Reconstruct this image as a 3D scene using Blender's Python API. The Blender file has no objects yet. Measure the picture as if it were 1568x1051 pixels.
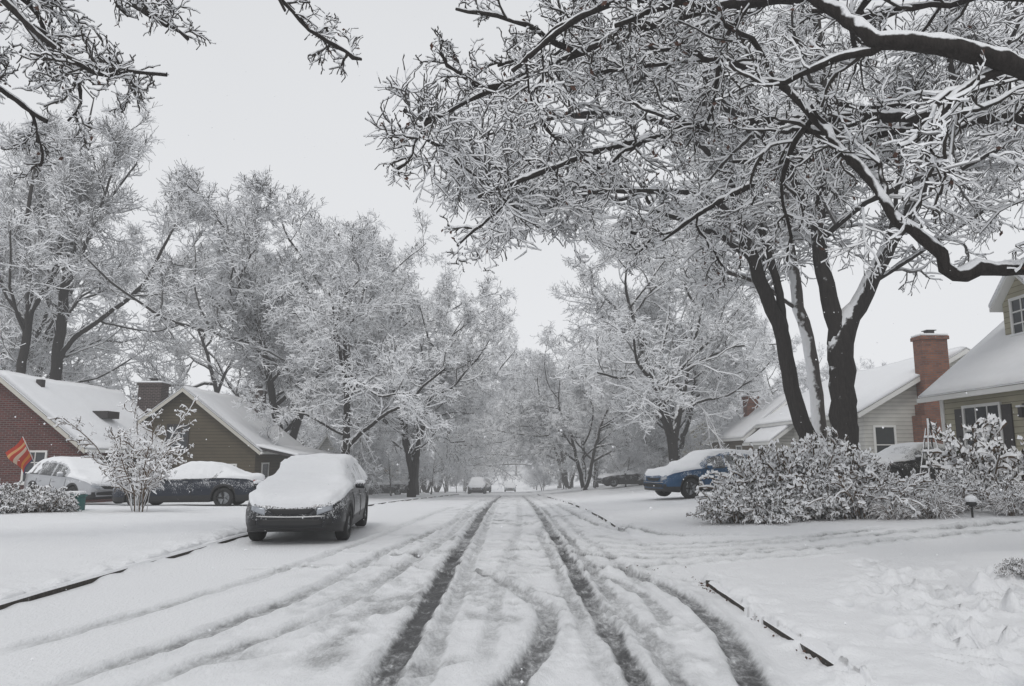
import bpy, bmesh, math, random
import numpy as np
from mathutils import Vector, Matrix
from mathutils.bvhtree import BVHTree
random.seed(5)
rng = np.random.default_rng(7)
scene = bpy.context.scene
COL = scene.collection

# ---------------------------------------------------------------- helpers
def link(ob, parent=None):
    COL.objects.link(ob)
    if parent is not None:
        ob.parent = parent
    return ob

def empty(name, loc=(0, 0, 0), rotz=0.0):
    e = bpy.data.objects.new(name, None)
    e.location = loc
    e.rotation_euler = (0, 0, rotz)
    e.empty_display_size = 0.3
    COL.objects.link(e)
    return e

def mesh_np(name, V, quads, tris=None, smooth=False, mats=(), midx=None):
    V = np.asarray(V, dtype=np.float32).reshape(-1, 3)
    quads = np.asarray(quads, dtype=np.int32).reshape(-1, 4)
    nq = len(quads)
    nt = 0 if tris is None else len(tris)
    me = bpy.data.meshes.new(name)
    me.vertices.add(len(V))
    me.vertices.foreach_set('co', V.ravel())
    me.loops.add(nq * 4 + nt * 3)
    li = quads.ravel()
    starts = np.arange(nq) * 4
    if nt:
        tris = np.asarray(tris, dtype=np.int32)
        li = np.concatenate([li, tris.ravel()])
        starts = np.concatenate([starts, nq * 4 + np.arange(nt) * 3])
    me.loops.foreach_set('vertex_index', li.astype(np.int32))
    me.polygons.add(nq + nt)
    me.polygons.foreach_set('loop_start', starts.astype(np.int32))
    me.polygons.foreach_set('use_smooth', np.full(nq + nt, smooth, dtype=bool))
    for m in mats:
        me.materials.append(m)
    if midx is not None:
        me.polygons.foreach_set('material_index', np.asarray(midx, dtype=np.int32))
    me.update(calc_edges=True)
    return me

def sstep(a, b, x):
    t = np.clip((x - a) / (b - a), 0, 1)
    return t * t * (3 - 2 * t)

def _hash(ix, iy, iz, seed):
    h = (ix.astype(np.int64) * 374761393 + iy.astype(np.int64) * 668265263 + iz.astype(np.int64) * 2147483647 + seed * 974634777) & 0xffffffff
    h = ((h ^ (h >> 13)) * 1274126177) & 0xffffffff
    h = (h ^ (h >> 16)) & 0xffffff
    return h / float(0xffffff)

def vnoise(x, y, seed=0):
    x = np.asarray(x, float); y = np.asarray(y, float)
    x, y = np.broadcast_arrays(x, y)
    ix = np.floor(x); iy = np.floor(y)
    fx = x - ix; fy = y - iy
    fx = fx * fx * (3 - 2 * fx); fy = fy * fy * (3 - 2 * fy)
    z = np.zeros_like(ix)
    a = _hash(ix, iy, z, seed); b = _hash(ix + 1, iy, z, seed)
    c = _hash(ix, iy + 1, z, seed); d = _hash(ix + 1, iy + 1, z, seed)
    return (a + (b - a) * fx) * (1 - fy) + (c + (d - c) * fx) * fy - 0.5

def fbm(x, y, seed=0, o=3):
    s = 0; a = 1.0
    for i in range(o):
        c, sn = math.cos(0.6 * i), math.sin(0.6 * i)
        s = s + a * vnoise((x * c - y * sn) * 2 ** i + 13.7 * i, (x * sn + y * c) * 2 ** i - 7.1 * i, seed + i)
        a *= 0.5
    return s

# ---------------------------------------------------------------- materials
def new_mat(name):
    m = bpy.data.materials.new(name)
    m.use_nodes = True
    nt = m.node_tree
    b = nt.nodes['Principled BSDF']
    return m, nt, b

def N(nt, t, **kw):
    n = nt.nodes.new(t)
    for k, v in kw.items():
        setattr(n, k, v)
    return n

def simple(name, col, rough=0.6, metal=0.0, noise=0.0, nscale=5.0, spec=0.5, coat=0.0):
    m, nt, b = new_mat(name)
    b.inputs['Roughness'].default_value = rough
    b.inputs['Metallic'].default_value = metal
    b.inputs['Specular IOR Level'].default_value = spec
    b.inputs['Coat Weight'].default_value = coat
    tc = N(nt, 'ShaderNodeTexCoord')
    nz = N(nt, 'ShaderNodeTexNoise')
    nz.inputs['Scale'].default_value = nscale
    nz.inputs['Detail'].default_value = 4
    nt.links.new(tc.outputs['Object'], nz.inputs['Vector'])
    mx = N(nt, 'ShaderNodeMix', data_type='RGBA')
    c = np.array(col)
    mx.inputs['A'].default_value = (*np.clip(c * (1 - noise), 0, 1), 1)
    mx.inputs['B'].default_value = (*np.clip(c * (1 + noise), 0, 1), 1)
    nt.links.new(nz.outputs['Fac'], mx.inputs['Factor'])
    nt.links.new(mx.outputs['Result'], b.inputs['Base Color'])
    return m

SNOWC = (0.84, 0.85, 0.868)
def snow_mat(name, bump=0.4, scale=1.0, col=SNOWC):
    m, nt, b = new_mat(name)
    nt.nodes.remove(b)
    b = N(nt, 'ShaderNodeBsdfDiffuse')
    nt.links.new(b.outputs[0], nt.nodes['Material Output'].inputs['Surface'])
    tc = N(nt, 'ShaderNodeTexCoord')
    n1 = N(nt, 'ShaderNodeTexNoise'); n1.inputs['Scale'].default_value = 9 * scale; n1.inputs['Detail'].default_value = 4
    n1.inputs['Roughness'].default_value = 0.6
    nt.links.new(tc.outputs['Object'], n1.inputs['Vector'])
    bp = N(nt, 'ShaderNodeBump'); bp.inputs['Strength'].default_value = bump; bp.inputs['Distance'].default_value = 0.03
    nt.links.new(n1.outputs['Fac'], bp.inputs['Height'])
    nt.links.new(bp.outputs['Normal'], b.inputs['Normal'])
    mx = N(nt, 'ShaderNodeMix', data_type='RGBA')
    c = np.array(col)
    mx.inputs['A'].default_value = (*(c * 0.95), 1)
    mx.inputs['B'].default_value = (*np.clip(c * 1.03, 0, 1), 1)
    nt.links.new(n1.outputs['Fac'], mx.inputs['Factor'])
    nt.links.new(mx.outputs['Result'], b.inputs['Color'])
    return m

def bark_mat(name, bark=(0.05, 0.042, 0.038), bias=0.0, namp=0.5, nscale=6.0, width=0.15, snowc=SNOWC, wind=0.15, fine=False):
    """Bark with snow lying on the upward facing side of each limb."""
    m, nt, b = new_mat(name)
    g = N(nt, 'ShaderNodeNewGeometry')
    sx = N(nt, 'ShaderNodeSeparateXYZ')
    nt.links.new(g.outputs['Normal'], sx.inputs['Vector'])
    w = N(nt, 'ShaderNodeMath', operation='MULTIPLY_ADD')
    nt.links.new(sx.outputs['X'], w.inputs[0]); w.inputs[1].default_value = -wind
    mr = N(nt, 'ShaderNodeMapRange', interpolation_type='SMOOTHSTEP')
    mx = N(nt, 'ShaderNodeMix', data_type='RGBA')
    if fine:
        nt.nodes.remove(b)
        b = N(nt, 'ShaderNodeBsdfDiffuse')
        nt.links.new(b.outputs[0], nt.nodes['Material Output'].inputs['Surface'])
        w.inputs[2].default_value = bias
        mx.inputs['A'].default_value = (*bark, 1)
        cin = b.inputs['Color']
    else:
        b.inputs['Roughness'].default_value = 0.85
        b.inputs['Specular IOR Level'].default_value = 0.15
        cin = b.inputs['Base Color']
        nz = N(nt, 'ShaderNodeTexNoise'); nz.inputs['Scale'].default_value = nscale; nz.inputs['Detail'].default_value = 4
        nt.links.new(g.outputs['Position'], nz.inputs['Vector'])
        a = N(nt, 'ShaderNodeMath', operation='MULTIPLY_ADD')
        nt.links.new(nz.outputs['Fac'], a.inputs[0]); a.inputs[1].default_value = namp
        a.inputs[2].default_value = bias - namp * 0.5
        nt.links.new(a.outputs[0], w.inputs[2])
        n2 = N(nt, 'ShaderNodeTexNoise'); n2.inputs['Scale'].default_value = 26; n2.inputs['Detail'].default_value = 4; n2.inputs['Roughness'].default_value = 0.65
        mp = N(nt, 'ShaderNodeMapping'); mp.inputs['Scale'].default_value = (1, 1, 0.14)
        nt.links.new(g.outputs['Position'], mp.inputs['Vector']); nt.links.new(mp.outputs['Vector'], n2.inputs['Vector'])
        bc = N(nt, 'ShaderNodeMix', data_type='RGBA')
        c = np.array(bark)
        bc.inputs['A'].default_value = (*(c * 0.2), 1); bc.inputs['B'].default_value = (*(c * 1.8), 1)
        nt.links.new(n2.outputs['Fac'], bc.inputs['Factor'])
        nt.links.new(bc.outputs['Result'], mx.inputs['A'])
        bp = N(nt, 'ShaderNodeBump'); bp.inputs['Strength'].default_value = 0.8; bp.inputs['Distance'].default_value = 0.03
        nt.links.new(n2.outputs['Fac'], bp.inputs['Height']); nt.links.new(bp.outputs['Normal'], b.inputs['Normal'])
    s = N(nt, 'ShaderNodeMath', operation='ADD')
    nt.links.new(sx.outputs['Z'], s.inputs[0]); nt.links.new(w.outputs[0], s.inputs[1])
    nt.links.new(s.outputs[0], mr.inputs['Value'])
    mr.inputs['From Min'].default_value = 0.05; mr.inputs['From Max'].default_value = 0.05 + width
    nt.links.new(mr.outputs['Result'], mx.inputs['Factor'])
    mx.inputs['B'].default_value = (*snowc, 1)
    nt.links.new(mx.outputs['Result'], cin)
    return m

M_SNOWROOF = snow_mat('roof_snow', bump=0.15, scale=0.6)
M_SNOWCAR = snow_mat('car_snow', bump=0.3, scale=2.0)
M_TRUNK = bark_mat('bark_trunk', bark=(0.034, 0.03, 0.028), bias=-0.2, namp=0.8, nscale=5, wind=0.16)
M_TRUNKW = bark_mat('bark_trunk_plastered', bias=0.02, namp=0.9, nscale=4, wind=0.45, bark=(0.09, 0.08, 0.075))
M_TWIG = bark_mat('bark_twig', bark=(0.055, 0.05, 0.046), bias=0.42, fine=True, width=0.3)
M_TWIGA = bark_mat('bark_twig_snowy', bark=(0.10, 0.095, 0.092), bias=0.48, fine=True, width=0.3)
M_TWIGHAZED = bark_mat('bark_twig_hazed', bark=(0.28, 0.28, 0.285), bias=0.5, fine=True, width=0.3)  # distance haze painted into the bark: paler and greyer than near twigs
M_TRUNKHAZED = bark_mat('bark_trunk_hazed', bark=(0.12, 0.116, 0.115), bias=-0.05, namp=0.7, nscale=3)  # far trunks lightened in colour to imitate haze
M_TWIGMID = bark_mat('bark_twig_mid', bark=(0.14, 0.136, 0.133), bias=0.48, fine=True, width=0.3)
M_SHRUB = bark_mat('bark_shrub', bark=(0.12, 0.085, 0.06), bias=0.25, fine=True)
M_LEAFDARK = bark_mat('evergreen_leaf', bark=(0.045, 0.047, 0.032), bias=-0.1, fine=True, width=0.5)
M_LEAFBROWN = simple('dead_leaf', (0.08, 0.038, 0.026), 0.8, noise=0.4)
M_GLASS = simple('window_glass', (0.035, 0.04, 0.045), 0.08, spec=0.6, noise=0.2)
M_WHITE = simple('white_trim', (0.72, 0.72, 0.70), 0.5, noise=0.04)
M_BLACK = simple('black_plastic', (0.014, 0.014, 0.015), 0.5, noise=0.1)
M_TYRE = simple('tyre_rubber', (0.02, 0.02, 0.02), 0.85, noise=0.2, nscale=20)
M_RIM = simple('wheel_rim', (0.28, 0.29, 0.3), 0.35, metal=0.8, noise=0.1)
M_LAMP = simple('headlamp_lens', (0.35, 0.37, 0.4), 0.12, metal=0.4, noise=0.2, nscale=30)
M_CHROME = simple('bright_trim', (0.5, 0.5, 0.5), 0.25, metal=0.9, noise=0.1)
M_RED = simple('tail_lamp', (0.3, 0.015, 0.012), 0.2, noise=0.1)

# ---------------------------------------------------------------- camera
cam_d = bpy.data.cameras.new('camera')
cam = bpy.data.objects.new('camera', cam_d)
COL.objects.link(cam)
cam.location = (0, 0, 1.5)
cam.rotation_euler = (math.radians(90 + 8.7), 0, 0)
cam_d.sensor_width = 36
cam_d.lens = 26
cam_d.clip_end = 3000
cam_d.clip_start = 0.05
scene.camera = cam

# ---------------------------------------------------------------- world
w = bpy.data.worlds.new('World')
scene.world = w
w.use_nodes = True
nt = w.node_tree
bg = nt.nodes['Background']
sky = N(nt, 'ShaderNodeTexSky', sky_type='NISHITA')
sky.sun_disc = False
sky.sun_elevation = math.radians(55)
sky.sun_rotation = math.radians(200)
sky.dust_density = 5
hs = N(nt, 'ShaderNodeHueSaturation'); hs.inputs['Saturation'].default_value = 0.12
nt.links.new(sky.outputs['Color'], hs.inputs['Color'])
mxw = N(nt, 'ShaderNodeMix', data_type='RGBA'); mxw.inputs['Factor'].default_value = 0.9
nt.links.new(hs.outputs['Color'], mxw.inputs['A'])
# overcast cloud deck: brighter towards the horizon, faint mottling
tcw = N(nt, 'ShaderNodeTexCoord')
nw = N(nt, 'ShaderNodeTexNoise'); nw.inputs['Scale'].default_value = 1.6; nw.inputs['Detail'].default_value = 4
nt.links.new(tcw.outputs['Generated'], nw.inputs['Vector'])
sz_ = N(nt, 'ShaderNodeSeparateXYZ'); nt.links.new(tcw.outputs['Generated'], sz_.inputs['Vector'])
gr = N(nt, 'ShaderNodeMath', operation='MULTIPLY_ADD'); nt.links.new(sz_.outputs['Z'], gr.inputs[0]); gr.inputs[1].default_value = -1.1
nm_ = N(nt, 'ShaderNodeMath', operation='MULTIPLY_ADD'); nt.links.new(nw.outputs['Fac'], nm_.inputs[0]); nm_.inputs[1].default_value = 0.7; nm_.inputs[2].default_value = 0.6
nt.links.new(nm_.outputs[0], gr.inputs[2])
cw = N(nt, 'ShaderNodeMix', data_type='RGBA')
cw.inputs['A'].default_value = (7.0, 7.15, 7.4, 1); cw.inputs['B'].default_value = (8.75, 8.87, 9.1, 1)
nt.links.new(gr.outputs[0], cw.inputs['Factor'])
nt.links.new(cw.outputs['Result'], mxw.inputs['B'])
nt.links.new(mxw.outputs['Result'], bg.inputs['Color'])
bg.inputs['Strength'].default_value = 0.1
sd = bpy.data.lights.new('sun', 'SUN'); sd.energy = 0.7; sd.angle = math.radians(14); sd.color = (1.0, 0.97, 0.93)
so = bpy.data.objects.new('sun', sd); COL.objects.link(so)
so.rotation_euler = (math.radians(35), 0, math.radians(-20))
scene.view_settings.view_transform = 'Standard'
scene.view_settings.look = 'None'
scene.view_settings.exposure = 0

# ---------------------------------------------------------------- terrain
XL, XR = -4.9, 2.2
def base_z(y):
    y = np.asarray(y, float)
    s = 4.0
    d = s * np.log1p(np.exp(np.clip((y - 21) / s, -30, 30)))
    far = s * 4 * np.log1p(np.exp(np.clip((y - 200) / (s * 4), -30, 30)))
    return -0.042 * (d - far)

def drive_mask(x, y):
    """1 inside the driveway mouth on the right."""
    ya = 9.75 - 0.95 * np.clip(1 - (x - XR) / 0.9, 0, 1) ** 2
    yb = 12.6 + 1.8 * np.clip(1 - (x - XR) / 1.6, 0, 1) ** 2
    return sstep(-0.05, 0.25, y - ya) * sstep(-0.3, 0.3, yb - y) * (x > XR - 0.5)

_fr = random.Random(12)
PRINTS = []
for k in range(16):
    PRINTS.append((3.0 + 0.10 * k + 0.13 * (-1) ** k, 4.4 + 0.36 * k, _fr.uniform(-.4, .4)))
for k in range(44):
    PRINTS.append((_fr.uniform(2.9, 4.8), _fr.uniform(4.6, 7.6), _fr.uniform(0, 3)))
def terrain(x, y, road_only=False):
    x, y = np.broadcast_arrays(np.asarray(x, float), np.asarray(y, float))
    b = base_z(y)
    und = 0.07 * fbm(x * 0.35, y * 0.35, 11, 3) + 0.02 * fbm(x * 1.8, y * 1.8, 15, 3)
    road = 0.045 + 0.25 * und
    lawnL = 0.16 + und + 0.03 * sstep(-5, -9, x) - 0.12 * sstep(18, 26, y)
    rise = 0.052 * np.clip(x - 3.0, 0, 14)
    lawnR = 0.15 + und + rise + 0.05 * np.clip(x - 3, 0, 12) * sstep(28, 60, y)
    patch = np.exp(-(((x - 5.0) / 1.7) ** 2 + ((y - 7.2) / 1.7) ** 2) ** 2)
    lawnR = lawnR + patch * 0.26 * np.clip(fbm(x * 4.2, y * 4.2, 31, 3), -0.1, 1)
    if x.size > 10:
        m = (x > 2.6) & (x < 5.2) & (y > 4) & (y < 10.6)
        if m.any():
            dz = np.zeros(m.sum()); xm = x[m]; ym = y[m]
            for px, py, a in PRINTS:
                u = (xm - px) * math.cos(a) - (ym - py) * math.sin(a); v = (xm - px) * math.sin(a) + (ym - py) * math.cos(a)
                r = np.sqrt((u / 0.085) ** 2 + (v / 0.18) ** 2)
                dz += -0.085 * (1 - sstep(0.6, 1.1, r)) + 0.028 * np.exp(-((r - 1.35) / .25) ** 2)
            lawnR = lawnR.copy(); lawnR[m] += np.maximum(dz, -.11)
    dm = drive_mask(x, y)
    driveR = 0.045 + 0.055 * np.clip(x - XR, 0, 12) + 0.4 * und
    right = lawnR * (1 - dm) + driveR * dm
    z = np.where(x < XL, lawnL, np.where(x > XR, right, road))
    far = sstep(40, 150, np.abs(x)) * 3.0
    return b + z + far

def polyd(px, py, pts):
    best = np.full(px.shape, 1e9); tt = np.zeros(px.shape)
    acc = 0.0
    for i in range(len(pts) - 1):
        ax, ay = pts[i]; bx, by = pts[i + 1]
        dx, dy = bx - ax, by - ay
        L2 = dx * dx + dy * dy
        t = np.clip(((px - ax) * dx + (py - ay) * dy) / L2, 0, 1)
        d = np.hypot(px - ax - t * dx, py - ay - t * dy)
        m = d < best
        best = np.where(m, d, best); tt = np.where(m, acc + t * math.sqrt(L2), tt)
        acc += math.sqrt(L2)
    return best, tt

def catmull(pts, n=5):
    p = [np.array(q, float) for q in pts]
    p = [2 * p[0] - p[1]] + p + [2 * p[-1] - p[-2]]
    out = []
    for i in range(1, len(p) - 2):
        for j in range(n):
            t = j / n
            out.append(0.5 * ((2 * p[i]) + (-p[i - 1] + p[i + 1]) * t + (2 * p[i - 1] - 5 * p[i] + 4 * p[i + 1] - p[i + 2]) * t * t + (-p[i - 1] + 3 * p[i] - 3 * p[i + 1] + p[i + 2]) * t ** 3))
    out.append(p[-2])
    return [tuple(q) for q in out]

# (points, width, depth, wetness)
TRACKS = [
    ([(-0.84, 2), (-0.83, 6), (-0.82, 12), (-0.80, 25), (-0.8, 60)], 0.20, 0.036, 0.95),
    ([(0.86, 2), (0.81, 6), (0.79, 10), (0.76, 25), (0.76, 60)], 0.175, 0.034, 0.72),
    ([(-0.60, 2), (-0.58, 8), (-0.55, 14), (-0.6, 30)], 0.15, 0.02, 0.3),
    ([(1.12, 2), (1.05, 7), (1.0, 14), (0.98, 26)], 0.16, 0.02, 0.42),
    ([(0.62, 2), (0.62, 6), (0.58, 10), (0.5, 16)], 0.13, 0.014, 0.3),
    ([(-3.05, 4.6), (-2.55, 6.4), (-2.13, 8.8), (-1.9, 12.1), (-1.5, 16), (-1.05, 21), (-0.8, 30)], 0.2, 0.03, 0.36),
    ([(-2.5, 4.6), (-2.2, 5.6), (-1.75, 7.2), (-1.45, 9.5), (-1.2, 14), (-1.1, 20)], 0.17, 0.026, 0.33),
    ([(-3.9, 5.5), (-3.3, 8), (-2.7, 12), (-2.3, 18), (-1.9, 26)], 0.18, 0.02, 0.22),
    ([(-0.9, 10.4), (-0.5, 9.9), (-0.20, 9.3), (0.13, 8.3), (0.33, 7.2), (0.22, 6.0), (0.0, 5.0), (-0.2, 4)], 0.20, 0.036, 0.52),
    ([(-1.0, 4.9), (-0.75, 5.2), (-0.45, 5.55), (-0.12, 5.85)], 0.18, 0.035, 0.78),
    ([(-2.4, 5.3), (-2.2, 5.5), (-1.9, 5.8), (-1.55, 6.05)], 0.2, 0.035, 0.66),
    ([(0.3, 11.4), (1.03, 10.4), (1.55, 9.5), (1.80, 7.95), (1.76, 6.4), (1.58, 5.2), (1.4, 4)], 0.20, 0.045, 0.58),
    ([(0.9, 10.2), (1.5, 9.7), (2.0, 9.2), (2.5, 8.4)], 0.16, 0.03, 0.3),
    ([(0.1, 12.4), (0.9, 11.5), (1.6, 11.0), (2.4, 10.9), (3.8, 11.0), (6.5, 11.6), (9, 12)], 0.18, 0.06, 0.80),
    ([(-0.8, 13.6), (0.3, 12.9), (1.4, 12.2), (2.6, 11.9), (4.2, 11.9), (6.5, 12.3), (9, 12.8)], 0.18, 0.055, 0.75),
    ([(-0.6, 15.2), (0.6, 14.0), (1.6, 12.9), (2.8, 12.45), (4.4, 12.35), (6.5, 12.8)], 0.16, 0.045, 0.6),
    ([(-2.2, 11.0), (-1.0, 11.7), (0.2, 11.9), (1.5, 11.6), (2.6, 11.4), (4.5, 11.45)], 0.17, 0.045, 0.6),
    ([(-3.6, 10.0), (-2.6, 10.1), (-1.8, 10.2), (-1.0, 9.9), (0.2, 9.6), (1.2, 9.9), (2.4, 10.4), (5, 10.7)], 0.17, 0.045, 0.55),
    ([(-3.2, 11.6), (-2.2, 11.7), (-1.2, 11.2), (-0.2, 10.7), (0.8, 10.6)], 0.16, 0.03, 0.4),
    ([(-1.6, 8.6), (-1.0, 8.9), (-0.3, 8.8), (0.4, 8.3), (0.9, 7.4), (1.15, 6.2), (1.1, 5)], 0.16, 0.02, 0.28),
    ([(-1.5, 7.6), (-0.8, 7.9), (0.1, 7.7), (0.7, 7.0), (1.3, 6.6), (2.1, 6.5)], 0.15, 0.016, 0.22),
    ([(0.0, 10.6), (0.7, 10.0), (1.15, 9.3), (1.4, 8.2), (1.38, 7.0), (1.25, 6)], 0.16, 0.025, 0.4),
    ([(1.7, 30), (1.65, 24), (1.8, 18), (2.1, 15.5), (2.9, 13.4), (4.5, 12.8)], 0.18, 0.04, 0.45),
    ([(0.3, 40), (0.25, 24), (0.15, 16), (-0.1, 10), (-0.2, 5)], 0.15, 0.015, 0.22),
    ([(-1.5, 40), (-1.4, 24), (-1.35, 16), (-1.5, 10), (-1.9, 7)], 0.16, 0.015, 0.25),
    ([(1.35, 60), (1.35, 30), (1.3, 16), (1.45, 11), (1.5, 8)], 0.15, 0.015, 0.25),
]
def apply_tracks(X, Y, Z):
    wet = np.zeros_like(Z)
    m = (Y < 62) & (Y > 1) & (X > -6) & (X < 10)
    x = X[m]; y = Y[m]; z = np.zeros_like(x); wv = np.zeros_like(x)
    onroad = (x <= XR + .04) & (x >= XL)
    ch = np.exp(-((x - 0.1) / 2.3) ** 4) * sstep(3, 5, y) * onroad
    ch = ch * (0.3 + 0.7 * sstep(-0.25, 0.25, fbm(x * 0.8, y * 0.45, 51, 3)))
    lump = np.clip(fbm(x * 8, y * 6.5, 41, 3) + 0.05, 0, 1)
    z += ch * (0.05 * lump + 0.022 * fbm(x * 3, y * 2.5, 43, 2))
    # tumbled clods along the right kerb
    cl = sstep(1.85, 2.12, x) * (x <= XR + .04) * sstep(11.5, 9, y) * sstep(-0.15, .25, fbm(y * 0.8, x * 0.3, 45, 2))
    z += cl * 0.16 * np.clip(fbm(x * 6, y * 5, 46, 3) + .12, 0, 1)
    # snow banked against the left kerb
    z += 0.045 * np.exp(-np.abs(x - XL) / 0.10) * np.clip(0.4 + 1.8 * fbm(y * 1.6, x * 2, 47, 3), 0, 1.4) * (x >= XL)
    jit = 0.05 * fbm(x * 5, y * 3.5, 61, 3)
    for ti, (pts, wd, dep, wt) in enumerate(TRACKS):
        pl = catmull(pts, 5)
        x0 = min(p[0] for p in pl) - 0.6; x1 = max(p[0] for p in pl) + 0.6
        y0 = min(p[1] for p in pl) - 0.6; y1 = max(p[1] for p in pl) + 0.6
        mm = (x > x0) & (x < x1) & (y > y0) & (y < y1)
        d, t = polyd(x[mm], y[mm], pl)
        tot = sum(math.dist(pl[i], pl[i + 1]) for i in range(len(pl) - 1))
        ends = sstep(0, 0.9, t) * sstep(0, 1.1, tot - t)
        if ti in (8, 9, 10, 11): d = d + 0.4 * jit[mm]
        else: d = d + jit[mm]
        ins = 1 - sstep(wd * 0.36, wd * 0.62, d)
        rid = np.exp(-((d - wd * 0.78) / (wd * 0.24)) ** 2)
        dist_f = np.exp(-np.clip(y[mm] - 9, 0, 60) / 24)
        var = 0.6 + 0.8 * (vnoise(x[mm] * 1.3, y[mm] * 0.8, 71 + ti) + 0.5)
        tread = 0.006 * np.sin(t * 2 * np.pi / 0.14) * ins * (ti in (1, 8, 11, 3))
        z[mm] += ends * (-dep * ins + tread + dep * 0.55 * rid * (0.3 + 1.8 * np.clip(vnoise(x[mm] * 9, y[mm] * 6, 72) + 0.5, 0, 1)))
        wv[mm] = np.maximum(wv[mm], ins * wt * ends * var * (0.4 + 0.6 * dist_f))
        wv[mm] = np.maximum(wv[mm], (1 - sstep(wd * 0.6, wd * 1.4, d)) * wt * 0.22 * ends)
    wv = np.maximum(wv, ch * 0.42 * np.clip(0.3 + 1.5 * fbm(x * 3, y * 2, 81, 3) - 1.2 * lump, 0, 1))
    Z[m] += z; wet[m] = wv
    return Z, wet

ys = [np.arange(-30, 3, 0.6), np.arange(3, 16, 0.03)]
y = 16.0; st = 0.035; t = []
while y < 900:
    t.append(y); st = min(st * 1.022, 25); y += st
ys.append(np.array(t)); ys = np.concatenate(ys)

def grid_obj(name, xs, ys, zf, mats):
    X, Y = np.meshgrid(xs, ys)
    Z, wet = zf(X, Y)
    nx, ny = len(xs), len(ys)
    V = np.stack([X, Y, Z], -1).reshape(-1, 3)
    i = np.arange(nx * ny).reshape(ny, nx)
    q = np.stack([i[:-1, :-1], i[:-1, 1:], i[1:, 1:], i[1:, :-1]], -1).reshape(-1, 4)
    me = mesh_np(name, V, q, smooth=True, mats=mats)
    a = me.attributes.new('wet', 'FLOAT', 'POINT')
    a.data.foreach_set('value', wet.ravel().astype(np.float32))
    ob = bpy.data.objects.new(name, me)
    return link(ob)

def road_material():
    m, nt, b = new_mat('road_snow_slush')
    at = N(nt, 'ShaderNodeAttribute', attribute_name='wet')
    tc = N(nt, 'ShaderNodeTexCoord')
    n1 = N(nt, 'ShaderNodeTexNoise'); n1.inputs['Scale'].default_value = 20; n1.inputs['Detail'].default_value = 5; n1.inputs['Roughness'].default_value = 0.68
    n3 = N(nt, 'ShaderNodeTexNoise'); n3.inputs['Scale'].default_value = 4; n3.inputs['Detail'].default_value = 4
    mp = N(nt, 'ShaderNodeMapping'); mp.inputs['Scale'].default_value = (1.6, 0.8, 1)
    nt.links.new(tc.outputs['Object'], mp.inputs['Vector'])
    nt.links.new(mp.outputs['Vector'], n1.inputs['Vector']); nt.links.new(mp.outputs['Vector'], n3.inputs['Vector'])
    av = N(nt, 'ShaderNodeMath', operation='ADD'); nt.links.new(n1.outputs['Fac'], av.inputs[0]); nt.links.new(n3.outputs['Fac'], av.inputs[1])
    ma = N(nt, 'ShaderNodeMath', operation='MULTIPLY_ADD'); nt.links.new(av.outputs[0], ma.inputs[0]); ma.inputs[1].default_value = 2.2; ma.inputs[2].default_value = -1.2
    mu = N(nt, 'ShaderNodeMath', operation='MULTIPLY'); nt.links.new(at.outputs['Fac'], mu.inputs[0]); nt.links.new(ma.outputs[0], mu.inputs[1])
    cr = N(nt, 'ShaderNodeValToRGB')
    e = cr.color_ramp.elements
    e[0].position = 0.0; e[0].color = (*SNOWC, 1)
    e[1].position = 1.0; e[1].color = (0.085, 0.086, 0.088, 1)
    for p, c in ((0.18, 0.70), (0.4, 0.46), (0.62, 0.27), (0.8, 0.16)):
        k = e.new(p); k.color = (c * 0.985, c, c * 1.02, 1)
    nt.links.new(mu.outputs[0], cr.inputs['Fac'])
    nt.links.new(cr.outputs['Color'], b.inputs['Base Color'])
    rr = N(nt, 'ShaderNodeMapRange'); nt.links.new(mu.outputs[0], rr.inputs['Value'])
    rr.inputs['From Min'].default_value = 0.4; rr.inputs['From Max'].default_value = 1.0; rr.inputs['To Min'].default_value = 0.8; rr.inputs['To Max'].default_value = 0.45
    nt.links.new(rr.outputs['Result'], b.inputs['Roughness'])
    b.inputs['Specular IOR Level'].default_value = 0.2
    bp = N(nt, 'ShaderNodeBump'); bp.inputs['Strength'].default_value = 0.7; bp.inputs['Distance'].default_value = 0.035
    nt.links.new(n1.outputs['Fac'], bp.inputs['Height']); nt.links.new(bp.outputs['Normal'], b.inputs['Normal'])
    return m
M_ROAD = road_material()

def road_z(X, Y):
    Z = terrain(np.clip(X, XL, XR), Y)
    return apply_tracks(X, Y, Z + 0.004)
grid_obj('road', np.linspace(XL, XR + 0.03, 245), ys, road_z, [M_ROAD])

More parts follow.
